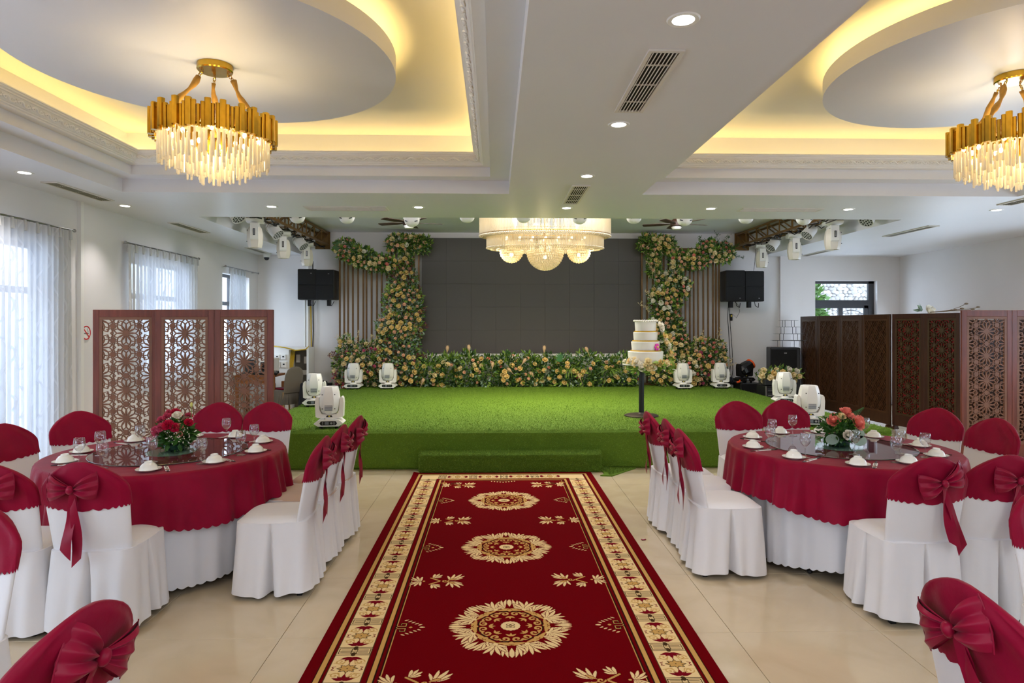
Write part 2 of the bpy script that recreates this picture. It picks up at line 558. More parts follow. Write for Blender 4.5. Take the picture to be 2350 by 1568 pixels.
# main soffit at 3.08 m with two tray openings and the stage recess
TL = (-3.985, .15, 1.86, 6.985)
TR = (1.607, 5.80, 1.86, 6.985)
RX0, RX1, RY0 = -3.90, 5.50, 8.555
m = MB()
ZT = 3.75
m.span((XL, YF, HC), (XR, TL[2], ZT))                 # rear band
m.span((XL, TL[2], HC), (TL[0], TL[3], ZT))           # window-side band
m.span((TL[1], TL[2], HC), (TR[0], TL[3], ZT))        # centre beam
m.span((TR[1], TL[2], HC), (XR, TL[3], ZT))           # far-side band
m.span((XL, TL[3], HC), (XR, RY0, ZT))                # cross band before the stage
m.span((XL, RY0, HC), (RX0, YB, ZT))
m.span((RX1, RY0, HC), (XR, YB, ZT))
ceiling = struct(m.build('ceiling', M['ceiling']))
m = MB().span((RX0, RY0, 3.55), (RX1, YB, 3.72))
m.build('stage_ceiling', M['ceiling'], ceiling)
MB().span((XL - .2, YF - .2, 3.75), (XR + .2, YB + .2, 3.9)).build('roof_slab', M['ceiling'], ceiling)

def ring(mb, R, prof):
    """profile of (inset, z) swept round the rectangle R with mitred corners"""
    x0, x1, y0, y1 = R
    loops = []
    for i, z in prof:
        loops.append([(x0 + i, y0 + i, z), (x1 - i, y0 + i, z), (x1 - i, y1 - i, z), (x0 + i, y1 - i, z)])
    loops.append(loops[0])
    return mb.loft(loops)
# one scroll of the crown moulding's relief (shared by every copy)
def scroll_mesh():
    b = MB()
    L = .142
    pts = [(t * L / 10 - L / 2, .016 * math.sin(t / 10 * 2 * PI)) for t in range(11)]
    b.tube([(p[0], 0.0, p[1]) for p in pts], .0085, 5)
    for sx in (-1, 1):
        sp = []
        for k in range(9):
            a = k / 8 * 1.6 * PI
            r = .017 * (1 - k / 11)
            sp.append((sx * (L / 4) + sx * r * math.cos(a), 0.0, sx * (-.004) + r * math.sin(a) * sx))
        b.tube(sp, .0075, 5)
        b.sphere((sx * L / 4, -.002, -.004 * sx), .0075, 5, 4)
        b.sphere((sx * L * .47, 0, .014 * sx), .008, 5, 4, (1.3, .6, .7))
    return b.mesh('scroll', M['mould'], 60)
SCROLL = scroll_mesh()
DISC_R, DISC_Y = 1.25, 4.45
def tray(n, R):
    x0, x1, y0, y1 = R
    m = MB()
    ring(m, R, [(0, 3.22), (.20, 3.22), (.20, 3.317), (0, 3.317)])
    ring(m, R, [(-.0, 3.317), (.10, 3.317), (.10, 3.75), (-.0, 3.75)])
    t = struct(m.build('ceiling_tray', M['ceiling']))
    m = MB().span((x0, y0, 3.68), (x1, y1, 3.745))
    m.build('tray_top', M['trayup'], t)
    mo = MB()
    ring(mo, R, [(.20, 3.317), (.275, 3.317), (.277, 3.328), (.290, 3.332), (.292, 3.342), (.300, 3.346), (.338, 3.394), (.346, 3.398),
                 (.348, 3.408), (.362, 3.414), (.364, 3.424), (.372, 3.426), (.372, 3.436), (.34, 3.436), (.32, 3.39), (.22, 3.335), (.20, 3.335)])
    mould = mo.build('crown_moulding', M['mould'], t)
    led = MB()
    ring(led, R, [(.135, 3.345), (.155, 3.345), (.155, 3.353), (.135, 3.353)])
    led.build('led_strip', M['led'], t)
    # the relief, scroll by scroll
    tilt = math.atan2(.048, .038)
    zc, ins = 3.3655, .3245
    pitch = .145
    xa, xb, ya, yb = x0 + ins, x1 - ins, y0 + ins, y1 - ins
    nx, ny = int((xb - xa) / pitch), int((yb - ya) / pitch)
    for k in range(nx):
        link('scroll', SCROLL, mould, (xa + (k + .5) * (xb - xa) / nx, yb, zc), ((PI / 2 - tilt), 0, 0))
    for k in range(ny):
        y = ya + (k + .5) * (yb - ya) / ny
        link('scroll', SCROLL, mould, (xa, y, zc), Euler(((PI / 2 - tilt), 0, PI / 2), 'XYZ'))
        link('scroll', SCROLL, mould, (xb, y, zc), Euler(((PI / 2 - tilt), 0, -PI / 2), 'XYZ'))
    # suspended disc with a light strip on its rim
    d = MB()
    cx = (x0 + x1) / 2 - (.03 if n == 1 else 0)
    d.lathe([(0.0001, 3.43), (DISC_R, 3.43), (DISC_R, 3.565), (DISC_R - .03, 3.565), (DISC_R - .03, 3.49), (.95, 3.49), (.95, 3.68)], 128, (cx, DISC_Y, 0))
    disc = d.build('ceiling_disc', M['ceiling'], t, 40)
    l = MB()
    l.lathe([(DISC_R - .10, 3.515), (DISC_R - .08, 3.515), (DISC_R - .08, 3.522), (DISC_R - .10, 3.522), (DISC_R - .10, 3.515)], 96, (cx, DISC_Y, 0))
    l.build('led_strip', M['led'], disc)
    return t
tray(1, TL)
tray(2, TR)

# ------------------------------------------------------------------ windows
def window_left(n, a, b, c, d, mullions, transom):
    f = MB()
    x0, x1 = XL - .16, XL - .10
    w = .055
    f.span((x0, a, c), (x1, a + w, d)).span((x0, b - w, c), (x1, b, d)).span((x0, a + w, d - w), (x1, b - w, d)).span((x0, a + w, c), (x1, b - w, c + w))
    for y in mullions:
        f.span((x0, y - w / 2, c + w), (x1, y + w / 2, d - w))
    if transom:
        f.span((x0 + .002, a + w, transom - .035), (x1 - .002, b - w, transom + .035))
    o = struct(f.build('window_%d' % n, M['alu']))
    MB().span((XL - .135, a + .02, c + .02), (XL - .13, b - .02, d - .02)).build('pane', M['pane'], o)
    return o
window_left(1, *WIN_L[2], [5.2, 6.12], 2.02)
window_left(2, *WIN_L[3], [9.4], 2.05)
window_left(3, *WIN_L[4], [12.1], 2.05)
window_left(5, *WIN_L[0], [-2.4], 2.02)  # this one and the next are out of view, added for daylight
window_left(6, *WIN_L[1], [1.2], 2.02)
f = MB()
w = .055
y0, y1 = YB + .12, YB + .18
zt = 2.125
f.span((WX0, y0, WZ0), (WX0 + w * .4, y1, WZ1)).span((WX1 - w - .06, y0, WZ0), (WX1 - .0, y1, WZ1))
f.span((WX0, y0, WZ1 - w), (WX1, y1, WZ1)).span((WX0, y0, WZ0), (WX1, y1, WZ0 + w))
f.span((WX0, y0 + .002, zt - .055), (WX1, y1 - .002, zt + .055))
f.span((7.22, y0 + .004, WZ0), (7.31, y1 - .004, zt))
f.span((WX0 + .02, y0 + .008, WZ0 + w), (WX0 + .05, y1 - .01, zt - .05)).span((WX0 + .02, y0 + .008, zt - .115), (WX1 - .08, y1 - .01, zt - .05))
f.span((WX1 - .20, y0 + .008, WZ0 + w), (WX1 - .1, y1 - .01, zt - .05))
for q, (a, b, c, d) in enumerate(FILL_WIN_R):
    o = MB().span((XR + .1, a, c), (XR + .16, a + .06, d)).span((XR + .1, b - .06, c), (XR + .16, b, d)).span((XR + .1, a, d - .06), (XR + .16, b, d)).span((XR + .1, a, c), (XR + .16, b, c + .06))
    o.span((XR + .11, (a + b) / 2 - .03, c), (XR + .15, (a + b) / 2 + .03, d))
    o = struct(o.build('window_%d' % (7 + q), M['alu']))  # frame of an added, unseen fill-light window
    MB().span((XR + .128, a + .02, c + .02), (XR + .132, b - .02, d - .02)).build('pane', M['pane'], o)
w4 = struct(f.build('window_4', M['alu']))
MB().span((WX0 + .01, YB + .148, WZ0 + .01), (WX1 - .01, YB + .152, WZ1 - .01)).build('pane', M['pane'], w4)
g = MB()
for k in range(4):
    r = .16 + .12 * k
    g.tube([(7.55 + r * math.cos(a * PI / 12), YB + .24, 1.35 + r * 1.2 * math.sin(a * PI / 12)) for a in range(13)], .008, 4)
for k in range(5):
    a = PI * (k + 1) / 6
    g.tube([(7.55, YB + .24, 1.35), (7.55 + .62 * math.cos(a), YB + .24, 1.35 + .72 * math.sin(a))], .007, 4)
g.build('window_grille', M['alu'], w4)

# garden outside that window: rubble wall and a bush
def stone_mat():
    m = mat('pale_rubble', S(138, 134, 130), .9, bump=.3, bscale=12, island=.22)
    return m
M['stone'] = stone_mat()
gw = thing('garden_wall', 'pale rubble stone garden wall seen through the back window', 'wall', (0, 16.2, 0))
MB().span((4.5, .15, -.2), (12.5, .35, 4.6)).build('mortar_core', mat('mortar', S(128, 122, 116), .9), gw)
rs = random.Random(3)
stv = MB()
for zi in range(44):
    for xi in range(44):
        x = 6.6 + xi * .105 + rs.uniform(-.03, .03) + (.05 if zi % 2 else 0); z = .3 + zi * .085 + rs.uniform(-.02, .02)
        stv.sphere((x, .14, z), .060 * rs.choice((1.0, 1.25, 1.5)), 6, 4, (rs.uniform(.8, 1.12), .5, rs.uniform(.6, .85)))
tag(stv.build('rubble_stones', M['stone'], gw, 60), kind='stuff')

def leaves(n, fn, size, rnd, folded=True, elong=2.0):
    """n small folded leaves; fn(rnd) -> centre and outward direction"""
    mb = MB()
    for _ in range(n):
        c, nrm = fn(rnd)
        c = Vector(c)
        d = Vector(nrm) + Vector((rnd.uniform(-.9, .9), rnd.uniform(-.9, .9), rnd.uniform(-.9, .9)))
        d.normalize()
        s = size * rnd.uniform(.6, 1.3)
        u = d.cross(Vector((rnd.uniform(-1, 1), rnd.uniform(-1, 1), rnd.uniform(-1, 1))))
        if u.length < 1e-4: u = d.orthogonal()
        u.normalize()
        w = d.cross(u)
        l = s * elong / 2; h = s * .5
        tip = c + d * l * 2
        mid = c + d * l * .9 + w * h * .25
        mb.add([c, mid + u * h, tip, mid - u * h, c + d * l * .9], [(0, 4, 1), (4, 2, 1), (0, 3, 4), (3, 2, 4)])
    return mb
def ell(cx, cy, cz, rx, ry, rz):
    def fn(r):
        while True:
            p = (r.uniform(-1, 1), r.uniform(-1, 1), r.uniform(-1, 1))
            q = math.sqrt(p[0] ** 2 + p[1] ** 2 + p[2] ** 2)
            if .35 < q < 1: break
        return (cx + rx * p[0], cy + ry * p[1], cz + rz * p[2]), (p[0], p[1], p[2])
    return fn
gb = thing('garden_bush', 'bright green bush in front of the rubble garden wall', 'bush', (0, 0, 0))
tag(leaves(3000, ell(7.28, 15.2, 1.8, .66, .40, 1.05), .08, random.Random(5)).build('foliage', mat('garden_leaf', S(78, 112, 50), .5, island=.35, translucent=.3), gb), kind='stuff')
MB().tube([(7.35, 15.3, -.1), (7.4, 15.3, .6), (7.35, 15.3, 1.4)], .04, 6).build('stem', M['deskwood'], gb)

# sheer curtains
def curtain(label, ya, yb, ztop, zbot, rod_a, rod_b, amp=.035, waves=None, gather=1.0):
    Lc = yb - ya
    waves = waves or int(Lc / .085)
    t = thing('sheer_curtain', label, 'curtain', (XL + .09, ya, 0))
    mb = MB()
    nu, nv = waves * 8 + 1, 26
    uvs = []
    rr = random.Random(int(ya * 100))
    ph = [rr.uniform(-.6, .6) for _ in range(waves + 2)]
    def fn(u, v):
        y = u * Lc
        k = u * waves
        p = ph[int(k)] * (1 - (k % 1)) + ph[int(k) + 1] * (k % 1)
        a = amp * (.55 + .45 * v) * (1 + .35 * math.sin(3.1 * u * Lc + 2 * v))
        x = a * math.sin(2 * PI * k + p * v * 1.5)
        yy = y + .018 * math.sin(2 * PI * k * .5 + v * 2) * v
        return (x, yy, ztop + (zbot - ztop) * v)
    mb.grid(fn, nu, nv)
    me = mb.mesh('cloth', M['curtain'], 180)
    uv = me.uv_layers.new(name='UVMap')
    arr = np.zeros((len(me.loops), 2), np.float32)
    vi = np.zeros(len(me.loops), np.int32); me.loops.foreach_get('vertex_index', vi)
    arr[:, 0] = (vi % nu) / (nu - 1) * Lc * gather
    arr[:, 1] = (vi // nu) / (nv - 1) * (ztop - zbot)
    uv.data.foreach_set('uv', arr.ravel())
    link('cloth', me, t)
    hd = MB().box((0, 0, 0), (.035, .035, .11), taper=.55).mesh('pleat', M['curtain'])   # row of pinch pleats at the heading
    for k in range(waves):
        link('pleat', hd, t, (.02 * (1 if k % 2 else -1), (k + .5) / waves * Lc, ztop - .045))
    rd = MB().cyl((0, rod_a - ya, ztop + .015), (0, rod_b - ya, ztop + .015), .010, n=8)
    rd.sphere((0, rod_a - ya, ztop + .015), .02, 8, 6).sphere((0, rod_b - ya, ztop + .015), .02, 8, 6)
    for y in (rod_a - ya + .12, rod_b - ya - .12):
        rd.cyl((-.09, y, ztop + .015), (0, y, ztop + .015), .007, n=6)
    rd.build('curtain_rod', M['steel'], t)
    return t
curtain('long sheer white curtain over the tall window nearest the camera', 4.2, 7.30, 2.70, .12, 4.1, 7.36)
curtain('sheer white curtain over the middle window above the carved screen', 8.42, 10.36, 2.70, .75, 8.36, 10.40)
curtain('bunched narrow sheer curtain on the corner window', 11.62, 12.30, 2.675, .75, 11.42, 12.98, waves=9, amp=.045, gather=1.5)

# ------------------------------------------------------------------ ceiling fittings
def downlight(x, y, label, z=HC):
    t = thing('downlight', label, 'ceiling light', (x, y, z))
    MB().lathe([(.052, -.004), (.072, -.006), (.078, 0.0)], 24).build('trim_ring', M['white_plastic'], t, 40)
    MB().lathe([(.0001, -.0035), (.053, -.0035)], 24).build('lens', M['lampwhite'], t)
    add_light('downlight_beam', 'SPOT', (0, 0, -.03), DOWN_W, DOWN_COL, (0, 0, 0), .05, spot=math.radians(92), parent=t)
    return t
xs = [-4.42, -2.685, -.923, .87, 2.64, 4.347, 6.21]
for k, x in enumerate(xs):
    downlight(x, 7.80, ['round recessed downlight by the long vent near the window wall', 'recessed downlight before the hanging truss by the windows',
        'recessed downlight before the ceiling fan on the cake-free side', 'recessed downlight just behind the small square vent', 'recessed downlight before the fan on the cake side',
        'recessed downlight past the linear grille on the cake side', 'recessed downlight farthest from the windows'][k])
for k, y in enumerate((2.982, 4.55, 6.13)):
    downlight(.88, y, ['large near downlight on the central ceiling beam', 'downlight in front of the long beam vent', 'downlight behind which the small beam vent sits'][k])
downlight(-4.40, 6.13, 'downlight beside the nearest linear vent on the window-side soffit')
for x, y in ((-4.4, 4.4), (-4.4, 2.8), (6.2, 6.1), (6.2, 4.4)):
    add_light('downlight_beam', 'SPOT', (x, y, HC - .03), DOWN_W, DOWN_COL, (0, 0, 0), .05, spot=math.radians(104))

def vent(x0, x1, y0, y1, label, along='y', slats=6, z=HC, cross=3, name='air_vent', sm='ventw'):
    t = thing(name, label, 'vent', ((x0 + x1) / 2, (y0 + y1) / 2, z))
    hx, hy = (x1 - x0) / 2, (y1 - y0) / 2
    e = .022
    m = MB()
    for a, b in (((-hx, -hy), (hx, -hy + e)), ((-hx, hy - e), (hx, hy)), ((-hx, -hy + e), (-hx + e, hy - e)), ((hx - e, -hy + e), (hx, hy - e))):
        m.span((a[0], a[1], -.012), (b[0], b[1], -.0005))
    m.build('vent_frame', M['ventw'], t)
    MB().span((-hx + e, -hy + e, -.0012), (hx - e, hy - e, -.0004)).build('duct_backing', M['ventd'], t)
    for k in range(slats):
        f = (k + .5) / slats * 2 - 1
        s = MB()
        if along == 'y':
            s.box((f * (hx - e), 0, -.006), (.006, 2 * (hy - e), .010), rot=(0, .5, 0))
        else:
            s.box((0, f * (hy - e), -.006), (2 * (hx - e), .006, .010), rot=(.5, 0, 0))
        s.build('slat', M[sm], t)
    for k in range(cross):
        f = ((k + 1) / (cross + 1) * 2 - 1) * 1.25
        s = MB()
        if along == 'y':
            s.span((-hx + e, f * (hy - e) - .004, -.009), (hx - e, f * (hy - e) + .004, -.002))
        else:
            s.span((f * (hx - e) - .004, -hy + e, -.009), (f * (hx - e) + .004, hy - e, -.002))
        s.build('cross_bar', M['ventw'], t)
    return t
vent(.795, .985, 3.30, 4.265, 'long slatted air vent on the central beam, nearer one', slats=7)
vent(.788, .975, 6.53, 7.51, 'slatted air vent on the central beam, farther one', slats=7)
vent(-4.51, -4.345, 6.50, 7.465, 'linear vent on the window-side soffit, nearest one', slats=5, sm='ventslat')
vent(-4.545, -4.38, 9.04, 10.015, 'linear vent above the middle curtained window', slats=5, sm='ventslat')
vent(-4.595, -4.445, 11.91, 12.91, 'linear vent near the security camera', slats=5, sm='ventslat')
vent(6.20, 6.36, 9.03, 10.14, 'linear vent on the soffit over the dark screens, nearer', slats=5, sm='ventslat')
vent(6.26, 6.42, 12.03, 13.05, 'linear vent on the soffit before the back window', slats=5, sm='ventslat')
vent(5.93, 6.12, 6.52, 7.45, 'linear vent partly cut by the picture edge above the dark screens', slats=5, sm='ventslat')
vent(-2.30, -1.31, 7.76, 8.02, 'pale linear ceiling grille over the window end of the stage', 'x', 4)
vent(3.02, 4.02, 7.74, 7.95, 'pale linear ceiling grille over the cake end of the stage', 'x', 4)

# no-smoking sign, camera dome
t = thing('no_smoking_sign', 'round red and white no smoking sign on the window wall', 'sign', (XL + .003, 7.70, 1.563), rot=(PI / 2, 0, PI / 2))
MB().lathe([(.0001, 0), (.083, 0), (.083, .003), (.0001, .003)], 40).build('disc', M['paper'], t)
b = MB()
b.lathe([(.070, .004), (.083, .004), (.083, .006), (.070, .006), (.070, .004)], 40)
b.box((0, 0, .005), (.15, .013, .003), rot=(0, 0, -PI / 4))
b.build('prohibition_ring', mat('sign_red', S(206, 40, 44), .5), t)
b = MB().box((.0, -.008, .0038), (.09, .013, .002))
b.box((-.06, -.008, .0038), (.018, .013, .002))
for k in range(5):
    b.box((.028 + .008 * math.sin(k * 1.4), .008 + .009 * k, .0038), (.006, .010, .002), rot=(0, 0, .5 * math.sin(k * 2)))
b.build('cigarette_symbol', mat('sign_grey', S(120, 116, 112), .6), t)

t = thing('security_camera', 'small white dome security camera in the ceiling corner by the windows', 'camera', (-4.52, 12.85, HC))
MB().lathe([(.075, 0), (.075, -.035), (.06, -.07), (.05, -.085)], 20).build('housing', M['white_plastic'], t, 40)
MB().lathe([(.05, -.082), (.045, -.115), (.03, -.135), (.0001, -.142)], 18).build('lens_dome', M['black'], t, 60)

# ------------------------------------------------------------------ stage with turf
SX0, SX1, SY0, SZ = -2.95, 4.64, 7.375, .44
def blades(name, n, fn, parent, seed):
    """n turf blades, one thin triangle each; fn(rng, n) -> base points, normals"""
    rng = np.random.default_rng(seed)
    P, Nn = fn(rng, n)
    h = rng.uniform(.012, .022, (n, 1)); w = rng.uniform(.0018, .0032, (n, 1))
    d = Nn + rng.normal(0, .55, (n, 3)); d /= np.linalg.norm(d, axis=1, keepdims=True)
    s = np.cross(d, rng.normal(0, 1, (n, 3))); s /= np.linalg.norm(s, axis=1, keepdims=True)
    V = np.empty((n, 3, 3), np.float32)
    V[:, 0] = P - s * w; V[:, 1] = P + s * w; V[:, 2] = P + d * h
    me = bpy.data.meshes.new(name)
    me.vertices.add(n * 3); me.vertices.foreach_set('co', V.ravel())
    me.loops.add(n * 3); me.loops.foreach_set('vertex_index', np.arange(n * 3, dtype=np.int32))
    me.polygons.add(n); me.polygons.foreach_set('loop_start', np.arange(0, n * 3, 3, dtype=np.int32))
    me.materials.append(M['blade']); me.update(calc_edges=True)
    return tag(link(name, me, parent), kind='stuff')
stage = tag(MB().bevbox(((SX0 + SX1) / 2, (SY0 + YB - .012) / 2, SZ / 2), (SX1 - SX0, YB - .012 - SY0, SZ), .025).build('stage_platform', M['turf']),
            'low stage platform covered in bright green artificial turf', 'stage')
def f_top(r, n):
    y = SY0 + (YB - .05 - SY0) * r.uniform(0, 1, n) ** 1.5
    p = np.stack([r.uniform(SX0, SX1, n), y, np.full(n, SZ)], 1)
    return p, np.tile([0, 0, 1.0], (n, 1))
def f_front(r, n):
    return np.stack([r.uniform(SX0, SX1, n), np.full(n, SY0), r.uniform(.0, SZ, n)], 1), np.tile([0, -1.0, .3], (n, 1))
def f_side(r, n):
    return np.stack([np.full(n, SX0), r.uniform(SY0, YB - .05, n), r.uniform(.0, SZ, n)], 1), np.tile([-1.0, 0, .3], (n, 1))
blades('turf_blades', 95000, f_top, stage, 1)
blades('turf_blades', 26000, f_front, stage, 2)
blades('turf_blades', 8000, f_side, stage, 3)
PX0, PX1, PY0, PZ = -.855, 1.20, 7.19, .215
step = tag(MB().bevbox(((PX0 + PX1) / 2, (PY0 + SY0 - .02) / 2, PZ / 2), (PX1 - PX0, SY0 - .02 - PY0, PZ), .02).build('stage_step', M['turf']),
           'turf-covered box step in front of the stage at the carpet end', 'step')
blades('turf_blades', 14000, lambda r, n: (np.stack([r.uniform(PX0, PX1, n), np.full(n, PY0), r.uniform(0, PZ, n)], 1), np.tile([0, -1.0, .3], (n, 1))), step, 4)
blades('turf_blades', 7000, lambda r, n: (np.stack([r.uniform(PX0, PX1, n), r.uniform(PY0, SY0, n), np.full(n, PZ)], 1), np.tile([0, 0, 1.0], (n, 1))), step, 5)
fl = MB().poly([(1.205, 7.36), (1.205, 7.06), (1.15, 7.0), (1.28, 6.98), (1.42, 7.14), (1.62, 7.36)], .012)
flap = fl.build('turf_flap', M['turf'], step)
def f_flap(r, n):
    a = r.uniform(0, 1, (n, 1)); b = r.uniform(0, 1, (n, 1))
    p = (1 - a) * np.array([[1.2, 7.36, .012]]) + a * ((1 - b) * np.array([[1.26, 6.99, .012]]) + b * np.array([[1.6, 7.35, .012]]))
    return p, np.tile([0, 0, 1.0], (n, 1))
blades('turf_blades', 2500, f_flap, flap, 6)

# ------------------------------------------------------------------ carpet (woven design drawn into an image here)
def carpet_image():
    PPM = 400
    W, Lc = 1.975, 6.1
    w, h = int(W * PPM), int(Lc * PPM)
    img = np.zeros((h, w, 3), np.float32)
    RED, TAN, CREAM, BLK, WINE, BRN = [np.array(S(*c)[:3], np.float32) for c in
        ((98, 0, 8), (190, 148, 84), (222, 194, 142), (34, 18, 12), (110, 8, 24), (66, 46, 26))]
    img[:] = RED
    ys, xs = np.mgrid[0:h, 0:w].astype(np.float32)
    X = (xs + .5) / PPM; Y = (ys + .5) / PPM        # Y measured from the stage end
    ed = np.minimum(np.minimum(X, W - X), np.minimum(Y, Lc - Y))
    def band(a, b, c):
        img[(ed >= a) & (ed < b)] = c
    band(.060, .066, BLK); band(.066, .090, TAN); band(.090, .096, BLK)
    band(.108, .113, BRN); band(.113, .281, CREAM); band(.281, .286, BRN)
    band(.309, .315, BLK); band(.315, .338, TAN); band(.338, .345, BLK)
    band(.361, .368, BLK); band(.368, .373, TAN)
    def region(cx, cy, r):
        a, b = max(0, int((cy - r) * PPM)), min(h, int((cy + r) * PPM) + 1)
        c, d = max(0, int((cx - r) * PPM)), min(w, int((cx + r) * PPM) + 1)
        return slice(a, b), slice(c, d)
    def oleaf(cx, cy, ang, ln, wd, col, bend=0.0):
        """blunt leaf with a thin red outline keeping it apart from its neighbours"""
        leaf(cx, cy, ang, ln * 1.03, wd + .0042, RED, bend, .7, 1.35)
        leaf(cx, cy, ang, ln, wd, col, bend, .7, 1.35)
    def leaf(cx, cy, ang, ln, wd, col, bend=0.0, sharp=1.0, pk=.75):
        """curved leaf from (cx,cy) outwards"""
        if cx + ln < 0 or cy + ln < 0 or cx - ln > W or cy - ln > Lc: return
        s = region(cx, cy, ln * 1.1 + wd)
        if s[0].stop <= s[0].start or s[1].stop <= s[1].start: return
        dx, dy = X[s] - cx, Y[s] - cy
        u = (dx * math.cos(ang) + dy * math.sin(ang)) / ln
        v = (-dx * math.sin(ang) + dy * math.cos(ang)) - bend * ln * u * u
        uu = np.clip(u, 0, 1)
        prof = wd * np.clip(np.sin(PI * uu ** pk), 0, 1) ** sharp
        img[s][(u > 0) & (u < 1) & (np.abs(v) < prof)] = col
    def disc(cx, cy, r, col, r0=0.0):
        s = region(cx, cy, r)
        if s[0].stop <= s[0].start: return
        q = np.hypot(X[s] - cx, Y[s] - cy)
        img[s][(q < r) & (q >= r0)] = col
    def stroke(pts, wd, col):
        for (a, b), (c, d) in zip(pts[:-1], pts[1:]):
            mx, my = (a + c) / 2, (b + d) / 2
            ln = math.hypot(c - a, d - b)
            s = region(mx, my, ln / 2 + wd)
            if s[0].stop <= s[0].start or s[1].stop <= s[1].start: continue
            t = np.clip(((X[s] - a) * (c - a) + (Y[s] - b) * (d - b)) / max(ln * ln, 1e-9), 0, 1)
            q = np.hypot(X[s] - a - t * (c - a), Y[s] - b - t * (d - b))
            img[s][q < wd / 2] = col
    def spiral(cx, cy, r, a0, turns, wd, col, sg=1):
        n = 14
        stroke([(cx + r * (1 - .8 * k / n) * math.cos(a0 + sg * turns * 2 * PI * k / n), cy + r * (1 - .8 * k / n) * math.sin(a0 + sg * turns * 2 * PI * k / n)) for k in range(n + 1)], wd, col)
    def medallion(cx, cy):
        R = .338
        for k in range(8):
            a = k * PI / 4
            ca, sa = math.cos(a), math.sin(a)
            # pointed drop on the axis with leaf fans either side
            oleaf(cx + .240 * ca, cy + .240 * sa, a, .096, .014, CREAM)
            for sg in (-1, 1):
                b = a + sg * .115
                bx, by = cx + .222 * math.cos(b), cy + .222 * math.sin(b)
                for dirr, ln, wd, bd in ((.02, .112, .0088, .20), (.36, .102, .0085, .28), (.78, .078, .0080, .30), (1.3, .052, .0075, .25)):
                    oleaf(bx, by, b + sg * dirr, ln, wd, CREAM, -sg * bd)
                oleaf(cx + .198 * math.cos(b), cy + .198 * math.sin(b), b + sg * .5, .040, .006, CREAM, sg * .2)
            b = a + PI / 8
            bx, by = cx + .214 * math.cos(b), cy + .214 * math.sin(b)
            for dirr, ln, wd in ((1.25, .066, .0085), (.80, .098, .0092), (.40, .112, .0098), (0, .112, .0105)):
                for sg in (-1, 1):
                    oleaf(bx, by, b + sg * dirr, ln, wd, CREAM, sg * .20)
            disc(bx, by, .013, CREAM)
            # tan scrollwork ring
            for sg in (-1, 1):
                c2 = a + sg * .21
                spiral(cx + .150 * math.cos(c2), cy + .150 * math.sin(c2), .030, a + (PI / 2) * sg, 1.1, .012, TAN, -sg)
                leaf(cx + .19 * ca, cy + .19 * sa, a + sg * 1.35, .085, .011, TAN, sg * .3)
                leaf(cx + .173 * ca, cy + .173 * sa, a + sg * 1.4, .075, .005, BLK, sg * .3)
                leaf(cx + .210 * ca, cy + .210 * sa, a + sg * 1.5, .05, .007, TAN, sg * .3)
            disc(cx + .19 * ca, cy + .19 * sa, .014, TAN)
            for da in (-.35, 0, .35):
                leaf(cx + .118 * ca, cy + .118 * sa, a + PI + da * 2.4, .038, .007, TAN)
        for k in range(16):
            a = k * PI / 8
            disc(cx + .043 * math.cos(a), cy + .043 * math.sin(a), .011, CREAM)
        disc(cx, cy, .042, CREAM)
        for sx in (-1, 1):
            for sy in (-1, 1):
                disc(cx + sx * .012, cy + sy * .012, .012, BRN, .0075)
        stroke([(cx - .004, cy), (cx + .004, cy)], .006, TAN)
    def sprig(cx, cy, sg):
        """leafy side motif; sg points to the carpet middle"""
        for s2 in (-1, 1):
            for da, ln, wd in ((.12, .09, .008), (.38, .115, .010), (.68, .12, .010), (1.05, .10, .009), (1.55, .07, .008)):
                oleaf(cx + sg * .06, cy + s2 * .012, (0 if sg > 0 else PI) + sg * s2 * da, ln, wd, CREAM, sg * s2 * .22)
            oleaf(cx + sg * .05, cy + s2 * .01, (0 if sg > 0 else PI) + sg * s2 * .5, .06, .009, TAN, .1)
            stroke([(cx - sg * .0, cy + s2 * .005), (cx - sg * .06, cy + s2 * .05)], .012, TAN)
            for da, ln in ((.0, .06), (.4, .075), (.8, .075), (1.2, .06)):
                oleaf(cx - sg * .05, cy + s2 * .055, (0 if sg > 0 else PI) + sg * s2 * da + 0.0, ln, .0085, CREAM, sg * s2 * .2)
            for da, ln in ((.12, .075), (.45, .09), (.85, .085), (1.3, .065)):
                oleaf(cx - sg * .115, cy + s2 * .004, (PI if sg > 0 else 0) - sg * s2 * da, ln, .0085, CREAM, -sg * s2 * .25)
        spiral(cx + sg * .035, cy, .022, 0, 1.0, .009, TAN)
        disc(cx - sg * .10, cy, .008, TAN)
    def edge_motif(ex, cy, sg):
        for s2 in (-1, 1):
            p = [(ex, cy + s2 * .012), (ex + sg * .045, cy + s2 * .012), (ex + sg * .045, cy + s2 * .045), (ex + sg * .018, cy + s2 * .045), (ex + sg * .018, cy + s2 * .03)]
            stroke(p, .013, BLK); stroke(p, .004, TAN)
            for q in range(5):
                leaf(ex + sg * (.03 + .02 * q), cy + s2 * (.078 - .014 * q), (0 if sg > 0 else PI) + sg * s2 * .55, .027, .005, CREAM)
        leaf(ex + sg * .118, cy, 0 if sg > 0 else PI, .035, .008, CREAM)
        disc(ex + sg * .072, cy, .009, TAN)
    cxm = W / 2
    ycs = [1.14, 2.41, 3.66, 4.92]
    for y in ycs:
        medallion(cxm, y)
        edge_motif(.373, y, 1); edge_motif(W - .373, y, -1)
    for y in (1.76, 3.03, 4.21, 5.45):
        sprig(cxm - .44, y, 1); sprig(cxm + .44, y, -1)
    for sx in (-1, 1):                      # corner sprays at the stage end
        ex = cxm + sx * .44
        sprig(ex, .56, -sx)
        spiral(ex + sx * .06, .50, .05, 0, 1.4, .012, BRN, sx)
        leaf(ex + sx * .14, .47, (0 if sx > 0 else PI), .07, .02, TAN)
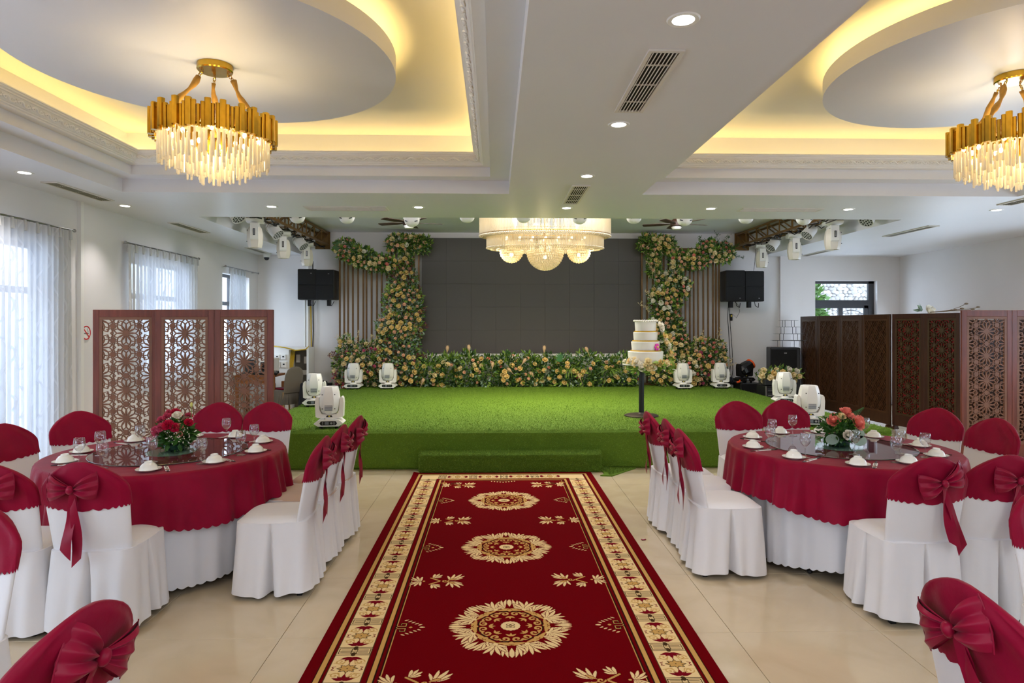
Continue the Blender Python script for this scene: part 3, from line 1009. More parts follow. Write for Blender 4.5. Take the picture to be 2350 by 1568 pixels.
    for q in range(-4, 5):
        leaf(cxm + q * .03, .385 + .05 - abs(q) * .010, PI / 2, .03, .007, CREAM)
    stroke([(cxm - .07, .39), (cxm + .07, .39)], .02, BLK); stroke([(cxm - .05, .40), (cxm + .05, .40)], .006, TAN)
    # border: fret blocks, stars and maple leaves
    def border_unit(fx):
        """fx(u, v) -> carpet position; u along the border (0-.325), v across (-.084-.084)"""
        def st(pts, wd, col): stroke([fx(*p) for p in pts], wd, col)
        def lf(u, v, du, dv, wd, col):
            a = fx(u, v); b = fx(u + du, v + dv)
            leaf(a[0], a[1], math.atan2(b[1] - a[1], b[0] - a[0]), math.hypot(b[0] - a[0], b[1] - a[1]), wd, col)
        for sgn in (-1, 1):
            st([(.035 + sgn * .038, -.084), (.035 + sgn * .038, .084)], .005, BRN)
            st([(.035 - .026, sgn * .078), (.035 + .026, sgn * .078)], .005, BRN)
            for q in (-1, 1):
                st([(.035 + sgn * .026, q * .078), (.035 + sgn * .026, q * .014)], .005, BRN)
                st([(.035 + sgn * .012, q * .068), (.035 + sgn * .012, q * .020)], .005, BRN)
                st([(.035 + sgn * .026, q * .014), (.035 + sgn * .005, q * .014)], .005, BRN)
            st([(.035 + sgn * .038, 0), (.035 + sgn * .022, 0)], .022, BRN)
        st([(.035, -.07), (.035, .07)], .004, BRN)
        c = .199
        for sgn in (-1, 1):
            b = c + sgn * .085
            for dv in (-.9, -.5, 0, .5, .9):
                lf(b + sgn * .020, 0, -sgn * .050 * (1.1 - abs(dv) * .75), dv * .062, .0115, WINE)
            st([(b, 0), (b - sgn * .045, 0)], .004, WINE)
            for q in (-1, 1):
                p = fx(c + sgn * .062, q * .048)
                spiral(p[0], p[1], .024, 0, 1.2, .006, TAN, q * sgn)
                st([(c + sgn * .075, q * .02), (c + sgn * .04, q * .03), (c + sgn * .05, q * .075)], .005, TAN)
        for k in range(8):
            a = k * PI / 4
            lf(c, 0, .040 * math.cos(a), .054 * math.sin(a), .0135, BRN)
        for k in range(8):
            a = k * PI / 4
            lf(c, 0, .034 * math.cos(a), .046 * math.sin(a), .0098, TAN)
        p = fx(c, 0); disc(p[0], p[1], .013, TAN); disc(p[0], p[1], .004, BRN)
        for q in (-1, 1):
            st([(c - .016, q * .060), (c - .012, q * .074), (c, q * .066), (c + .012, q * .074), (c + .016, q * .060)], .005, WINE)
    for k in range(17):
        u0 = .30 + k * .325
        border_unit(lambda u, v, u0=u0: (.197 + v, u0 + u))
        border_unit(lambda u, v, u0=u0: (W - .197 + v, u0 + u))
    for k in range(4):
        u0 = .30 + k * .333
        border_unit(lambda u, v, u0=u0: (u0 + u, .197 + v))
    im = bpy.data.images.new('carpet_weave', w, h, alpha=False, float_buffer=True)
    im.colorspace_settings.name = 'Linear Rec.709'
    out = np.ones((h, w, 4), np.float32)
    out[..., :3] = img[::-1]            # image row 0 is the near end
    im.pixels.foreach_set(out.ravel())
    im.pack()
    return im, W, Lc
CIM, CW, CL = carpet_image()
cm = mat('woven_carpet', (1, 1, 1, 1), .95, spec=.03, bump=.35, bscale=420)
nt = cm.node_tree
ti = nt.nodes.new('ShaderNodeTexImage'); ti.image = CIM
uvn = nt.nodes.new('ShaderNodeUVMap'); uvn.uv_map = 'UVMap'
nt.links.new(uvn.outputs[0], ti.inputs[0]); nt.links.new(ti.outputs[0], nt.nodes['Principled BSDF'].inputs['Base Color'])
CX0, CY1 = -.903, 7.165
b = MB()
nu, nv = 24, 70
def cpf(u, v):
    z = .010 + .0015 * math.sin(9 * v + 3 * u) * math.sin(5 * u + 1)
    cy = CY1 - CL + v * CL
    if v > .97 and u < .03:
        z += .012 * (v - .97) / .03
    return (CX0 + u * CW, cy, z)
b.grid(cpf, nu, nv)
b.span((CX0, CY1 - CL, .001), (CX0 + .012, CY1, .0085)); b.span((CX0 + CW - .012, CY1 - CL, .001), (CX0 + CW, CY1, .0085)); b.span((CX0, CY1 - .012, .001), (CX0 + CW, CY1, .0085))
cme = b.mesh('aisle_carpet', cm, 60)
uv = cme.uv_layers.new(name='UVMap')
co = np.zeros(len(cme.vertices) * 3, np.float32); cme.vertices.foreach_get('co', co); co = co.reshape(-1, 3)
vi = np.zeros(len(cme.loops), np.int32); cme.loops.foreach_get('vertex_index', vi)
uvs = np.stack([(co[vi, 0] - CX0) / CW, (co[vi, 1] - (CY1 - CL)) / CL], 1).astype(np.float32)
uv.data.foreach_set('uv', uvs.ravel())
tag(link('aisle_carpet', cme), 'long red aisle carpet with cream medallions and patterned gold border', 'carpet')
pk = thing('red_packet', 'tiny red paper packet lying on the tiles beside the carpet', 'packet', (atz(1477, 1239, .003) + (.002,)), .3)
MB().bevbox((0, 0, .003), (.038, .02, .005), .002).build('wrapper', M['red'], pk)
MB().box((0, 0, .006), (.02, .007, .001)).build('printed_band', M['paper'], pk)

# ------------------------------------------------------------------ LED wall and stage dressing
sx0, z1 = aty(968, 546, 13.06); sx1, z0 = aty(1475, 810, 13.06)
t = thing('led_screen', 'large switched-off dark grey screen at the back of the stage', 'screen', ((sx0 + sx1) / 2, 13.1, SZ))
hw = (sx1 - sx0) / 2
MB().span((-hw, -.03, z0 - SZ), (hw, .05, z1 - SZ)).build('housing', M['screenframe'], t)
nx_, nz_ = 9, 5
pb = MB().bevbox((0, -.036, 0), (2 * hw / nx_ - .0016, .012, (z1 - z0) / nz_ - .0016), .0007)
pme = pb.mesh('display_panel', M['screen'])
for i in range(nx_):
    for j in range(nz_):
        link('display_panel', pme, t, (-hw + (i + .5) * 2 * hw / nx_, 0, z0 - SZ + (j + .5) * (z1 - z0) / nz_))
MB().span((-hw + .02, -.01, .0), (hw - .02, .05, z0 - SZ)).build('plinth', M['white_plastic'], t)

def pole_frame(label, pxs, ztop_px, yb, rail):
    X = [aty(p, 700, yb)[0] for p in pxs]
    zt = aty(pxs[0], ztop_px, yb)[1]
    t = thing('slat_backdrop', label, 'backdrop', (sum(X) / len(X), yb, SZ))
    me = MB().bevbox((0, 0, (zt - SZ) / 2), (.035, .03, zt - SZ), .005).mesh('pole', M['pole'])
    for x in X:
        link('pole', me, t, (x - t.location[0], 0, 0))
    w = X[-1] - X[0]
    MB().span((X[0] - t.location[0] - .02, -.02, zt - SZ), (X[-1] - t.location[0] + .02, .02, zt - SZ + .045)).build('top_rail', M['pole'], t)
    MB().span((X[0] - t.location[0] - .02, -.05, 0), (X[-1] - t.location[0] + .02, .05, .04)).build('foot_rail', M['pole'], t)
    return t
pole_frame('low frame of slim bronze poles behind the flowers nearest the window wall', [780, 790, 799, 810, 822, 834, 841, 853, 865, 876, 888], 597, 12.92, 1)
pole_frame('tall frame of slim bronze poles beside the screen on the window side', [899, 907, 917, 927, 938, 950, 961], 562, 13.0, 1)
pole_frame('tall frame of slim bronze poles beside the screen behind the tiered cake', [1473, 1485, 1498, 1511, 1523, 1534], 560, 13.0, 1)
pole_frame('low frame of slim bronze poles next to the black wall speakers', [1552, 1562, 1573, 1583, 1592, 1602, 1614, 1625, 1636, 1643, 1650], 575, 12.92, 1)

# roses
def rose_mesh(name, m, r=.035, layers=3, fine=False):
    b = MB()
    rnd = random.Random(sum(map(ord, name)))
    b.sphere((0, 0, r * .60), r * .36, 7, 5, (1, 1, 1.15))
    for l in range(layers):
        n = 3 + l if fine else 4 + l
        rad = r * (.26 + .74 * (l + 1) / layers)
        hgt = r * (1.12 - .62 * (l / max(1, layers - 1)) ** 1.3)
        for k in range(n):
            a0 = 2 * PI * k / n + l * .7 + rnd.uniform(-.15, .15)
            span = 2 * PI / n * (.62 if fine else .58)
            def fn(u, v):
                e = abs(2 * u - 1)
                a = a0 + (2 * u - 1) * span * (.45 + .55 * math.sin(PI * (.25 + .62 * v)))
                rr = rad * (.18 + .82 * v ** .55) * (1 + .14 * v ** 4 * (l / layers)) * (1 - .06 * e)
                z = hgt * v ** 1.15 - .16 * hgt * e ** 2 * v - .10 * r * l / layers * v ** 5 + r * .05
                return (rr * math.cos(a), rr * math.sin(a), z)
            b.grid(fn, 5 if fine else 3, 5 if fine else 3)
    return b.mesh(name, m, 180)
RM = {k: rose_mesh('rose_' + k, ROSE[k]) for k in ('yellow', 'peach', 'cream', 'white', 'pink', 'rosepink')}
LOOKUP = {'y': 'yellow', 'p': 'peach', 'c': 'cream', 'w': 'white', 'k': 'pink', 'r': 'rosepink'}

def arrangement(name, label, cat, blobs, nroses, mix, nleaf, seed, y0, base, leafmix=(.4, .3, .3), rs=1.0, parent=None, leafsize=.037, extra=None):
    """flower arrangement: ellipsoids given in metres (x, z, rx, ry, rz) at depth y0; roses one by one, leaves as loose foliage"""
    rnd = random.Random(seed)
    t = parent or thing(name, label, cat, base)
    bx, by, bz = base
    tot = sum(b[2] * b[4] for b in blobs)
    pts = []
    tries = 0
    while len(pts) < nroses and tries < nroses * 60:
        tries += 1
        q = rnd.uniform(0, tot); 
        for b in blobs:
            q -= b[2] * b[4]
            if q <= 0: break
        a = rnd.uniform(0, 2 * PI); rr = math.sqrt(rnd.uniform(0, 1)) * .97
        x = b[0] + b[2] * rr * math.cos(a); z = b[1] + b[4] * rr * math.sin(a)
        if z < SZ + .05: continue
        y = y0 - b[3] * math.sqrt(max(0, 1 - rr * rr)) * rnd.uniform(.8, 1.05)
        if all((x - p[0]) ** 2 + (z - p[2]) ** 2 > (.074 * rs) ** 2 for p in pts):
            pts.append((x, y, z, (x - b[0]) / max(b[2], .2), (z - b[1]) / max(b[4], .2)))
    for (x, y, z, ox, oz) in pts:
        k = LOOKUP[rnd.choice(mix)]
        o = link('rose', RM[k], t, (x - bx, y - by, z - bz))
        d = Vector((ox * .8 + rnd.uniform(-.4, .4), -1.0, oz * .8 + rnd.uniform(-.1, .6)))
        o.rotation_mode = 'QUATERNION'
        o.rotation_quaternion = d.to_track_quat('Z', 'Y')
        s = rnd.uniform(1.15, 1.55) * rs
        if k in ('pink', 'peach', 'rosepink'): s *= .70
        o.scale = (s, s, s)
    for mi, (mk, fr) in enumerate(zip(('leafd', 'leafm', 'leafb', 'leafy', 'leafr'), leafmix)):
        if fr <= 0: continue
        def fn(r):
            q = r.uniform(0, tot)
            for b in blobs:
                q -= b[2] * b[4]
                if q <= 0: break
            while True:
                p = (r.uniform(-1, 1), r.uniform(-1, .55), r.uniform(-1, 1))
                l = math.sqrt(sum(c * c for c in p))
                if l < 1.0 and (l > .45): break
            z = b[1] + b[4] * p[2] * 1.06
            y = min(y0 + b[3] * p[1] * .95, 13.05)
            if z < SZ + .012: z = SZ + .012 + r.uniform(0, .05)
            return (b[0] + b[2] * p[0] * 1.06 - bx, y - by, z - bz), (p[0], p[1] - .3, p[2] + .25)
        tag(leaves(int(nleaf * fr * 1.45), fn, leafsize * (.8 if mk == 'leafy' else 1.0), rnd, elong=2.6 if mk == 'leafm' else 1.8).build('foliage', M[mk], t), kind='stuff')
    return t
def B(px, py, rpx, rpy, y, depth):
    x, z = aty(px, py, y)
    k = y / F_PX
    return (x, z, rpx * k, depth, rpy * k)
Y1, Y2 = 12.72, 12.78
arr = arrangement
arr('flower_swag', 'drooping swag of cream and peach roses on the low pole frame by the windows', 'flowers',
    [B(795, 572, 26, 22, Y1, .16), B(828, 590, 30, 22, Y1, .18), B(862, 602, 30, 20, Y1, .18), B(890, 608, 20, 18, Y1, .15)], 44, 'ccccpppykw', 1500, 11, Y1, (aty(840, 592, Y1)[0], Y1, aty(840, 592, Y1)[1]), (.55, .3, .15))
arr('flower_topper', 'rose and fern crown on the tall pole frame at the screen edge, window side', 'flowers',
    [B(912, 560, 26, 22, Y2, .16), B(945, 560, 32, 20, Y2, .18), B(968, 562, 22, 20, Y2, .14), B(932, 600, 14, 32, Y2, .08)], 30, 'ccyppw', 1300, 12, Y2, (aty(938, 562, Y2)[0], Y2, aty(938, 562, Y2)[1]), (.55, .25, .05, .15))
arr('floral_tower', 'tall column of yellow roses and eucalyptus on the window side of the screen', 'flowers',
    [B(925, 640, 32, 30, Y2, .16), B(922, 690, 42, 40, Y2, .22), B(912, 750, 45, 40, Y2, .24), B(912, 810, 50, 50, Y2, .30), B(925, 855, 46, 38, 12.6, .3), B(952, 730, 18, 70, Y2, .14)],
    118, 'yyyyyycppppp', 4600, 13, Y2, (aty(915, 880, Y2)[0], Y2, SZ), (.22, .22, .46, .04, .06))
arr('flower_bush', 'loose bush of cream sprays and pink blooms at the foot of the window-side poles', 'flowers',
    [B(800, 845, 34, 44, Y1, .24), B(840, 835, 40, 50, Y1, .26), B(795, 800, 18, 30, Y1, .10), B(862, 850, 30, 40, Y1, .26)], 55, 'yycccpprr', 2200, 14, Y1, (aty(825, 880, Y1)[0], Y1, SZ), (.3, .2, .25, .2, .05))
arr('flower_topper', 'rose crown on the tall pole frame above the tiered cake', 'flowers',
    [B(1490, 560, 24, 22, Y2, .16), B(1520, 562, 28, 20, Y2, .18), B(1540, 570, 14, 14, Y2, .12), B(1500, 605, 14, 34, Y2, .08)], 30, 'yyppcc', 1300, 15, Y2, (aty(1508, 562, Y2)[0], Y2, aty(1508, 562, Y2)[1]), (.5, .3, .0, .2))
arr('flower_swag', 'swag of peach roses on the low pole frame above the wall speakers', 'flowers',
    [B(1560, 598, 24, 22, Y1, .16), B(1592, 598, 28, 22, Y1, .18), B(1628, 578, 30, 26, Y1, .18), B(1660, 580, 24, 22, Y1, .14)], 60, 'ppppckkcy', 1500, 16, Y1, (aty(1610, 588, Y1)[0], Y1, aty(1610, 588, Y1)[1]), (.55, .35, .1))
arr('floral_tower', 'tall column of peach and yellow roses on the cake side of the screen', 'flowers',
    [B(1540, 650, 34, 26, Y2, .16), B(1525, 690, 36, 40, Y2, .22), B(1530, 750, 40, 40, Y2, .22), B(1545, 800, 38, 44, Y2, .26), B(1530, 850, 40, 40, 12.6, .3), B(1565, 660, 18, 26, Y2, .14)],
    122, 'pppkyyyycw', 3800, 17, Y2, (aty(1535, 880, Y2)[0], Y2, SZ), (.50, .28, .12, .06, .04))
arr('flower_bush', 'bush of peach, ivory and pink roses at the foot of the poles by the speakers', 'flowers',
    [B(1590, 850, 40, 44, Y1, .26), B(1628, 840, 38, 44, Y1, .26), B(1645, 805, 20, 26, Y1, .12), B(1612, 800, 24, 24, Y1, .16)], 75, 'pppyyckkwr', 2200, 18, Y1, (aty(1612, 880, Y1)[0], Y1, SZ), (.45, .2, .1, .22, .03))
YBD = 12.72
bed = arr('flower_bed', 'long low bed of greenery and yellow roses along the foot of the screen', 'flowers',
    [B(985 + 45 * k, 852 + (k % 2) * 4, 32, 38 + (k % 3) * 3, YBD, .26) for k in range(11)], 95, 'yyyyyycppk', 6800, 19, YBD, (aty(1210, 885, YBD)[0], YBD, SZ), (.52, .28, .20), 1.0, leafsize=.041)
# pampas plumes, a monstera leaf, spiky grass clumps
def plume(t, px, py, tilt, base):
    x, z = aty(px, py, 12.60)
    b = MB()
    b.lathe([(.002, -.13), (.004, -.04), (.016, .0), (.030, .03), (.034, .06), (.026, .085), (.012, .10), (.0001, .105)], 9)
    for q in range(26):
        a = q * 2.4; hh = .01 + .09 * (q / 26)
        b.add([(.02 * math.cos(a), .02 * math.sin(a), hh), (.024 * math.cos(a + .3), .024 * math.sin(a + .3), hh), (.050 * math.cos(a), .050 * math.sin(a), hh + .03)], [(0, 1, 2)])
    o = b.build('pampas_plume', mat('pampas', S(214, 178, 140), .9, bump=.6, bscale=90) if 'pampas' not in M else M['pampas'], t, 180, (x - base[0], 12.50 - base[1], z - base[2]), (0, tilt, 0))
    M['pampas'] = o.data.materials[0]
bb = tuple(bed.location)
for px, py, tl in ((1027, 805, .1), (1077, 803, -.1), (1248, 805, .05), (1347, 807, -.4), (1200, 832, .6), (1172, 852, -.8), (1222, 862, -.6), (1330, 868, -.4), (970, 878, .4), (1130, 842, .1)):
    plume(bed, px, py, tl, bb)
def monstera(t, px, py, y, r, base, rot):
    x, z = aty(px, py, y)
    pts = []
    for k in range(40):
        a = -PI / 2 + 2 * PI * (k + .5) / 40
        q = r * (1 - .25 * math.sin(a)) * (.38 if k % 4 == 1 and 4 < k < 36 else 1.0)
        pts.append((q * .9 * math.cos(a), q * math.sin(a)))
    MB().poly(pts, .004).build('monstera_leaf', M['leafd'] if py < 600 else mat('bright_leaf', S(56, 110, 62), .4), t, None, (x - base[0], y - base[1], z - base[2]), rot)
sw = [o for o in bpy.data.objects if o.name.startswith('flower_swag') and o.parent is None]
monstera(sw[0], 777, 560, 12.58, .11, tuple(sw[0].location), (PI / 2, .3, .2))
monstera(bed, 1284, 818, 12.42, .085, bb, (PI / 2, 0, -.1))
def spiky(t, px, py, y, base, n, ln, seed, m):
    rnd = random.Random(seed)
    x, z = aty(px, py, y)
    b = MB()
    for k in range(n):
        a = rnd.uniform(0, 2 * PI); up = rnd.uniform(.2, 1.0)
        l = ln * rnd.uniform(.6, 1.1)
        pts = []
        for q in range(5):
            s = q / 4
            pts.append((l * s * math.cos(a) * (1 - .2 * up), -.12 * s - .03 + l * s * .5 * math.sin(a) * .4, l * (up * s - .75 * s * s)))
        w = .010
        vs = []
        for q, p in enumerate(pts):
            ww = w * (1 - q / 4.3)
            vs += [(p[0] - ww, p[1], p[2]), (p[0] + ww, p[1], p[2])]
        b.add(vs, [(2 * i, 2 * i + 1, 2 * i + 3, 2 * i + 2) for i in range(4)])
    tag(b.build('grass_clump', m, t, None, (x - base[0], y - base[1], z - base[2])), kind='stuff')
for px, py, s in ((1308, 852, 1), (1030, 822, 2), (985, 840, 3), (1398, 850, 4)):
    spiky(bed, px, py, 12.52, bb, 26, .34, s, M['leafm'])
# wispy sprigs standing out of the arrangements
def sprigs(t, spots, seed, m, y=12.66):
    rnd = random.Random(seed)
    base = tuple(t.location)
    b = MB()
    for (px, py, dx, dy) in spots:
        x0, z0_ = aty(px, py, y); x1, z1_ = aty(px + dx, py + dy, y)
        pts = [(x0 + (x1 - x0) * q / 5 + .02 * math.sin(q * 1.3 + dx), y - .01 * q, z0_ + (z1_ - z0_) * (q / 5) ** (.8)) for q in range(6)]
        pts = [(p[0] - base[0], p[1] - base[1], p[2] - base[2]) for p in pts]
        b.tube(pts, .0035, 3)
        for q in range(1, 6):
            for s in range(5):
                p = Vector(pts[q]); d = Vector((rnd.uniform(-1, 1), rnd.uniform(-.6, .3), rnd.uniform(-.3, 1))); d.normalize()
                u = d.orthogonal().normalized(); l = .05 * rnd.uniform(.6, 1.2)
                p = p + Vector((rnd.uniform(-.03, .03), rnd.uniform(-.02, .02), rnd.uniform(-.03, .03)))
                b.add([p, p + d * l * .5 + u * l * .22, p + d * l, p + d * l * .5 - u * l * .22], [(0, 1, 2, 3)])
    tag(b.build('wispy_sprigs', m, t), kind='stuff')
cols = [o for o in bpy.data.objects if o.parent is None and o.name.startswith(('floral_tower', 'flower_bush', 'flower_topper'))]
bush = [o for o in cols if o.name.startswith('flower_bush')]
sprigs(bush[0], [(790, 840, -14, -70), (800, 830, -4, -62), (815, 820, 8, -58), (850, 830, 18, -60), (780, 850, -20, -35), (845, 810, 10, -40), (790, 870, -22, 6)], 31, M['leafy'])
sprigs(bush[0], [(775, 845, -10, 24), (775, 860, -10, 10), (782, 875, -12, 8)], 32, mat('pink_sprig', S(186, 74, 104), .6, island=.2))
sprigs(bush[0], [(778, 822, -16, -14), (785, 826, -30, -10)], 33, M['leafr'])
sprigs(bush[1], [(1640, 830, 8, -70), (1650, 830, 12, -40), (1612, 800, -2, -40), (1655, 850, 22, -26), (1600, 820, -6, -46), (1660, 845, 20, -8)], 34, M['leafy'])
colm = [o for o in cols if o.name.startswith('floral_tower')]
sprigs(colm[0], [(925, 650, -10, -40), (935, 655, 8, -46), (945, 690, 20, -26), (915, 650, -22, -22), (955, 720, 24, -10), (960, 760, 24, -14), (955, 810, 22, 10)], 35, M['leafr'])
sprigs(colm[1], [(1525, 650, 14, -40), (1540, 640, 20, -26), (1500, 690, -22, -20), (1500, 640, -14, -40), (1490, 720, -20, -24)], 36, M['leafy'])
sprigs(sw[1], [(1670, 575, 24, -12), (1655, 560, 18, -18), (1640, 556, 4, -20), (1680, 585, 22, 8), (1610, 560, -6, -14)], 37, M['leafd'])

# tiered display cake on a pole table
cx, cy = atz(1472, 955, SZ)
t = thing('cake_stand', 'black pole pedestal with round base holding the tiered cake on stage', 'stand', (cx, cy, SZ))
MB().lathe([(.0001, 0), (.225, 0), (.225, .012), (.20, .022), (.05, .035), (.036, .05)], 40).build('base', mat('worn_iron', S(66, 58, 54), .45, .6, var=.2), t, 40)
MB().lathe([(.035, .04), (.035, .66), (.11, .675), (.11, .685)], 20).build('pole', M['black'], t, 40)
MB().lathe([(.0001, .685), (.25, .685), (.25, .70), (.0001, .70)], 40).build('top', M['white_plastic'], t, 40)
ck = thing('display_cake', 'white four-tier display cake with gold bands beside the screen', 'cake', (cx + .055, cy, SZ + .70))
k = cy / F_PX
for q, (w_, za, zb) in enumerate(((.52, 0.02, .165), (.38, .165, .295), (.325, .295, .42), (.285, .42, .565))):
    if q == 0: w_ = .47
    MB().lathe([(.0001, za), (w_ / 2 * .94, za), (w_ / 2, zb - .006), (w_ / 2 - .006, zb), (.0001, zb)], 40).build('tier', M['icing'], ck, 40)
    if q:
        MB().lathe([(w_ / 2 * .94, za), (w_ / 2 + .012, za + .002), (w_ / 2 + .012, za + .014), (w_ / 2 * .94, za + .018)], 40).build('gold_band', M['goldtrim'], ck, 40)
b = MB()
for q in range(30):
    a = 2 * PI * q / 30
    b.sphere((.15 * math.cos(a), .15 * math.sin(a), .57), .014, 6, 4)
b.build('piped_rim', M['icing'], ck, 180)
fm = MB()
for q in range(6):
    a = 2 * PI * q / 6
    fm.sphere((.028 * math.cos(a), 0, .028 * math.sin(a)), .022, 8, 5, (1, .35, 1))
fo = fm.build('magenta_flower', M['magenta'], ck, 180, (.115, -.155, .225), (0, 0, .6))
MB().sphere((0, -.01, 0), .016, 8, 5).build('flower_centre', ROSE['yellow'], fo, 180)
rnd = random.Random(8)
gl = thing('cake_garland', 'garland of ivory and yellow roses round the cake base and down its side', 'flowers', (cx + .055, cy, SZ + .70))
for q in range(44):
    if q < 30:
        a = PI + PI * q / 29 + rnd.uniform(-.05, .05)
        p = ((.25 + .06 * rnd.random()) * math.cos(a) + .04, (.25 + .05 * rnd.random()) * math.sin(a), rnd.uniform(-.05, .05))
    else:
        s = (q - 30) / 13
        p = (.32 - .14 * s + rnd.uniform(-.015, .015), -.06 + rnd.uniform(-.05, .05), .08 + .42 * s)
    k_ = rnd.choice(['white', 'cream', 'yellow', 'cream', 'white', 'yellow'])
    o = link('rose', RM[k_], gl, p)
    d = Vector((p[0], p[1] - .15, .12)); o.rotation_mode = 'QUATERNION'; o.rotation_quaternion = d.to_track_quat('Z', 'Y')
    s = rnd.uniform(1.0, 1.6); o.scale = (s, s, s)
def gfn(r):
    a = PI + PI * r.random()
    if r.random() < .3:
        s = r.random()
        return (.32 - .14 * s, -.04, .05 + .4 * s), (1, -.5, 0)
    return (.27 * math.cos(a) + .04, .26 * math.sin(a), r.uniform(-.08, .04)), (math.cos(a), math.sin(a), -.2)
tag(leaves(160, gfn, .045, rnd).build('foliage', M['leafm'], gl), kind='stuff')

# ------------------------------------------------------------------ carved folding screens
def clip(p, q, hx, hz):
    x0, y0 = p; dx, dy = q[0] - p[0], q[1] - p[1]
    t0, t1 = 0.0, 1.0
    for pp, qq in ((-dx, x0 + hx), (dx, hx - x0), (-dy, y0 + hz), (dy, hz - y0)):
        if abs(pp) < 1e-12:
            if qq < 0: return None
            continue
        r = qq / pp
        if pp < 0:
            if r > t1: return None
            t0 = max(t0, r)
        else:
            if r < t0: return None
            t1 = min(t1, r)
    if t1 - t0 < 1e-6: return None
    return (x0 + t0 * dx, y0 + t0 * dy), (x0 + t1 * dx, y0 + t1 * dy)
def strip(b, p, q, w, d, hx, hz, dj=0.0):
    c = clip(p, q, hx, hz)
    if not c: return
    (x0, z0), (x1, z1) = c
    dx, dz = x1 - x0, z1 - z0
    l = math.hypot(dx, dz)
    if l < 1e-5: return
    nx, nz = -dz / l * w / 2, dx / l * w / 2
    ex, ez = dx / l * w * .25, dz / l * w * .25
    x0 -= ex; z0 -= ez; x1 += ex; z1 += ez
    d = d + dj + (len(b.f) // 4 % 97) * 1.2e-5
    vs = [(x0 + nx, -d, z0 + nz), (x1 + nx, -d, z1 + nz), (x1 - nx, -d, z1 - nz), (x0 - nx, -d, z0 - nz),
          (x0 + nx, d, z0 + nz), (x1 + nx, d, z1 + nz), (x1 - nx, d, z1 - nz), (x0 - nx, d, z0 - nz)]
    b.add(vs, [(3, 2, 1, 0), (4, 5, 6, 7), (0, 1, 5, 4), (2, 3, 7, 6)])
def floral_lattice(w, h):
    b = MB()
    hx, hz = w / 2, h / 2
    P = .292
    cs = []
    for i in range(-1, 2):
        for j in range(-4, 5):
            cs.append((i * P * .866, j * P + (P / 2 if i else 0) + .0))
    R = .150
    sw = .0085
    for (cx, cz) in cs:
        if abs(cz) > hz + R or abs(cx) > hx + R: continue
        n = 12
        for k in range(n):
            a = k * 2 * PI / n + PI / 12 * 0
            ca, sa = math.cos(a), math.sin(a)
            for sg in (-1, 1):
                pts = []
                for q in range(9):
                    t = .10 + .90 * q / 8
                    r = R * t
                    v = sg * .044 * math.sin(PI * t ** 1.15) * 1.0
                    pts.append((cx + r * ca - v * sa, cz + r * sa + v * ca))
                for p, q in zip(pts[:-1], pts[1:]):
                    strip(b, p, q, sw, .007, hx, hz)
        if abs(cx) < hx + .02 and abs(cz) < hz + .02:
            for k in range(6):
                a = k * PI / 6
                strip(b, (cx - .026 * math.cos(a), cz - .026 * math.sin(a)), (cx + .026 * math.cos(a), cz + .026 * math.sin(a)), .016, .0072, hx, hz)
    # solid lozenges between neighbouring rosettes
    for (cx, cz) in cs:
        for ang in (PI / 2, PI / 6, -PI / 6):
            mx, mz = cx + P / 2 * math.cos(ang), cz + P / 2 * math.sin(ang)
            if abs(mx) > hx - .004 or abs(mz) > hz - .004: continue
            u, v = (math.cos(ang), math.sin(ang)), (-math.sin(ang), math.cos(ang))
            for q in range(-2, 3):
                l = .030 * (1 - abs(q) / 3.2)
                strip(b, (mx + u[0] * q * .011 - v[0] * l, mz + u[1] * q * .011 - v[1] * l), (mx + u[0] * q * .011 + v[0] * l, mz + u[1] * q * .011 + v[1] * l), .013, .0074, hx, hz)
            for sg in (-1, 1):       # little branches tying the lozenge to its neighbours
                for s2 in (-1, 1):
                    strip(b, (mx + sg * v[0] * .028, mz + sg * v[1] * .028), (mx + sg * v[0] * .062 + s2 * u[0] * .035, mz + sg * v[1] * .062 + s2 * u[1] * .035), .0085, .007, hx, hz)
    return b
def diagonal_lattice(w, h):
    b = MB()
    hx, hz = w / 2, h / 2
    a = math.radians(58)
    u, v = (math.cos(a), math.sin(a)), (-math.cos(a), math.sin(a))
    n = (-u[1], u[0])
    for k in range(-28, 29):
        o = k * .075
        big = (k % 2 == 0)
        if big:
            for oo in (0, .020):
                strip(b, (n[0] * (o + oo) - u[0] * 2, n[1] * (o + oo) - u[1] * 2), (n[0] * (o + oo) + u[0] * 2, n[1] * (o + oo) + u[1] * 2), .0095, .007, hx, hz)
        for j in range(-45, 46):
            c = (n[0] * o + u[0] * j * .040 + u[0] * .02 * (k % 2), n[1] * o + u[1] * j * .040 + u[1] * .02 * (k % 2))
            if abs(c[0]) > hx + .1 or abs(c[1]) > hz + .1: continue
            l = .050 if j % 4 else .072
            if big and j % 4 == 2: continue
            strip(b, (c[0] - v[0] * l, c[1] - v[1] * l), (c[0] + v[0] * l, c[1] + v[1] * l), .0095, .0066, hx, hz)
    return b
LAT = {}
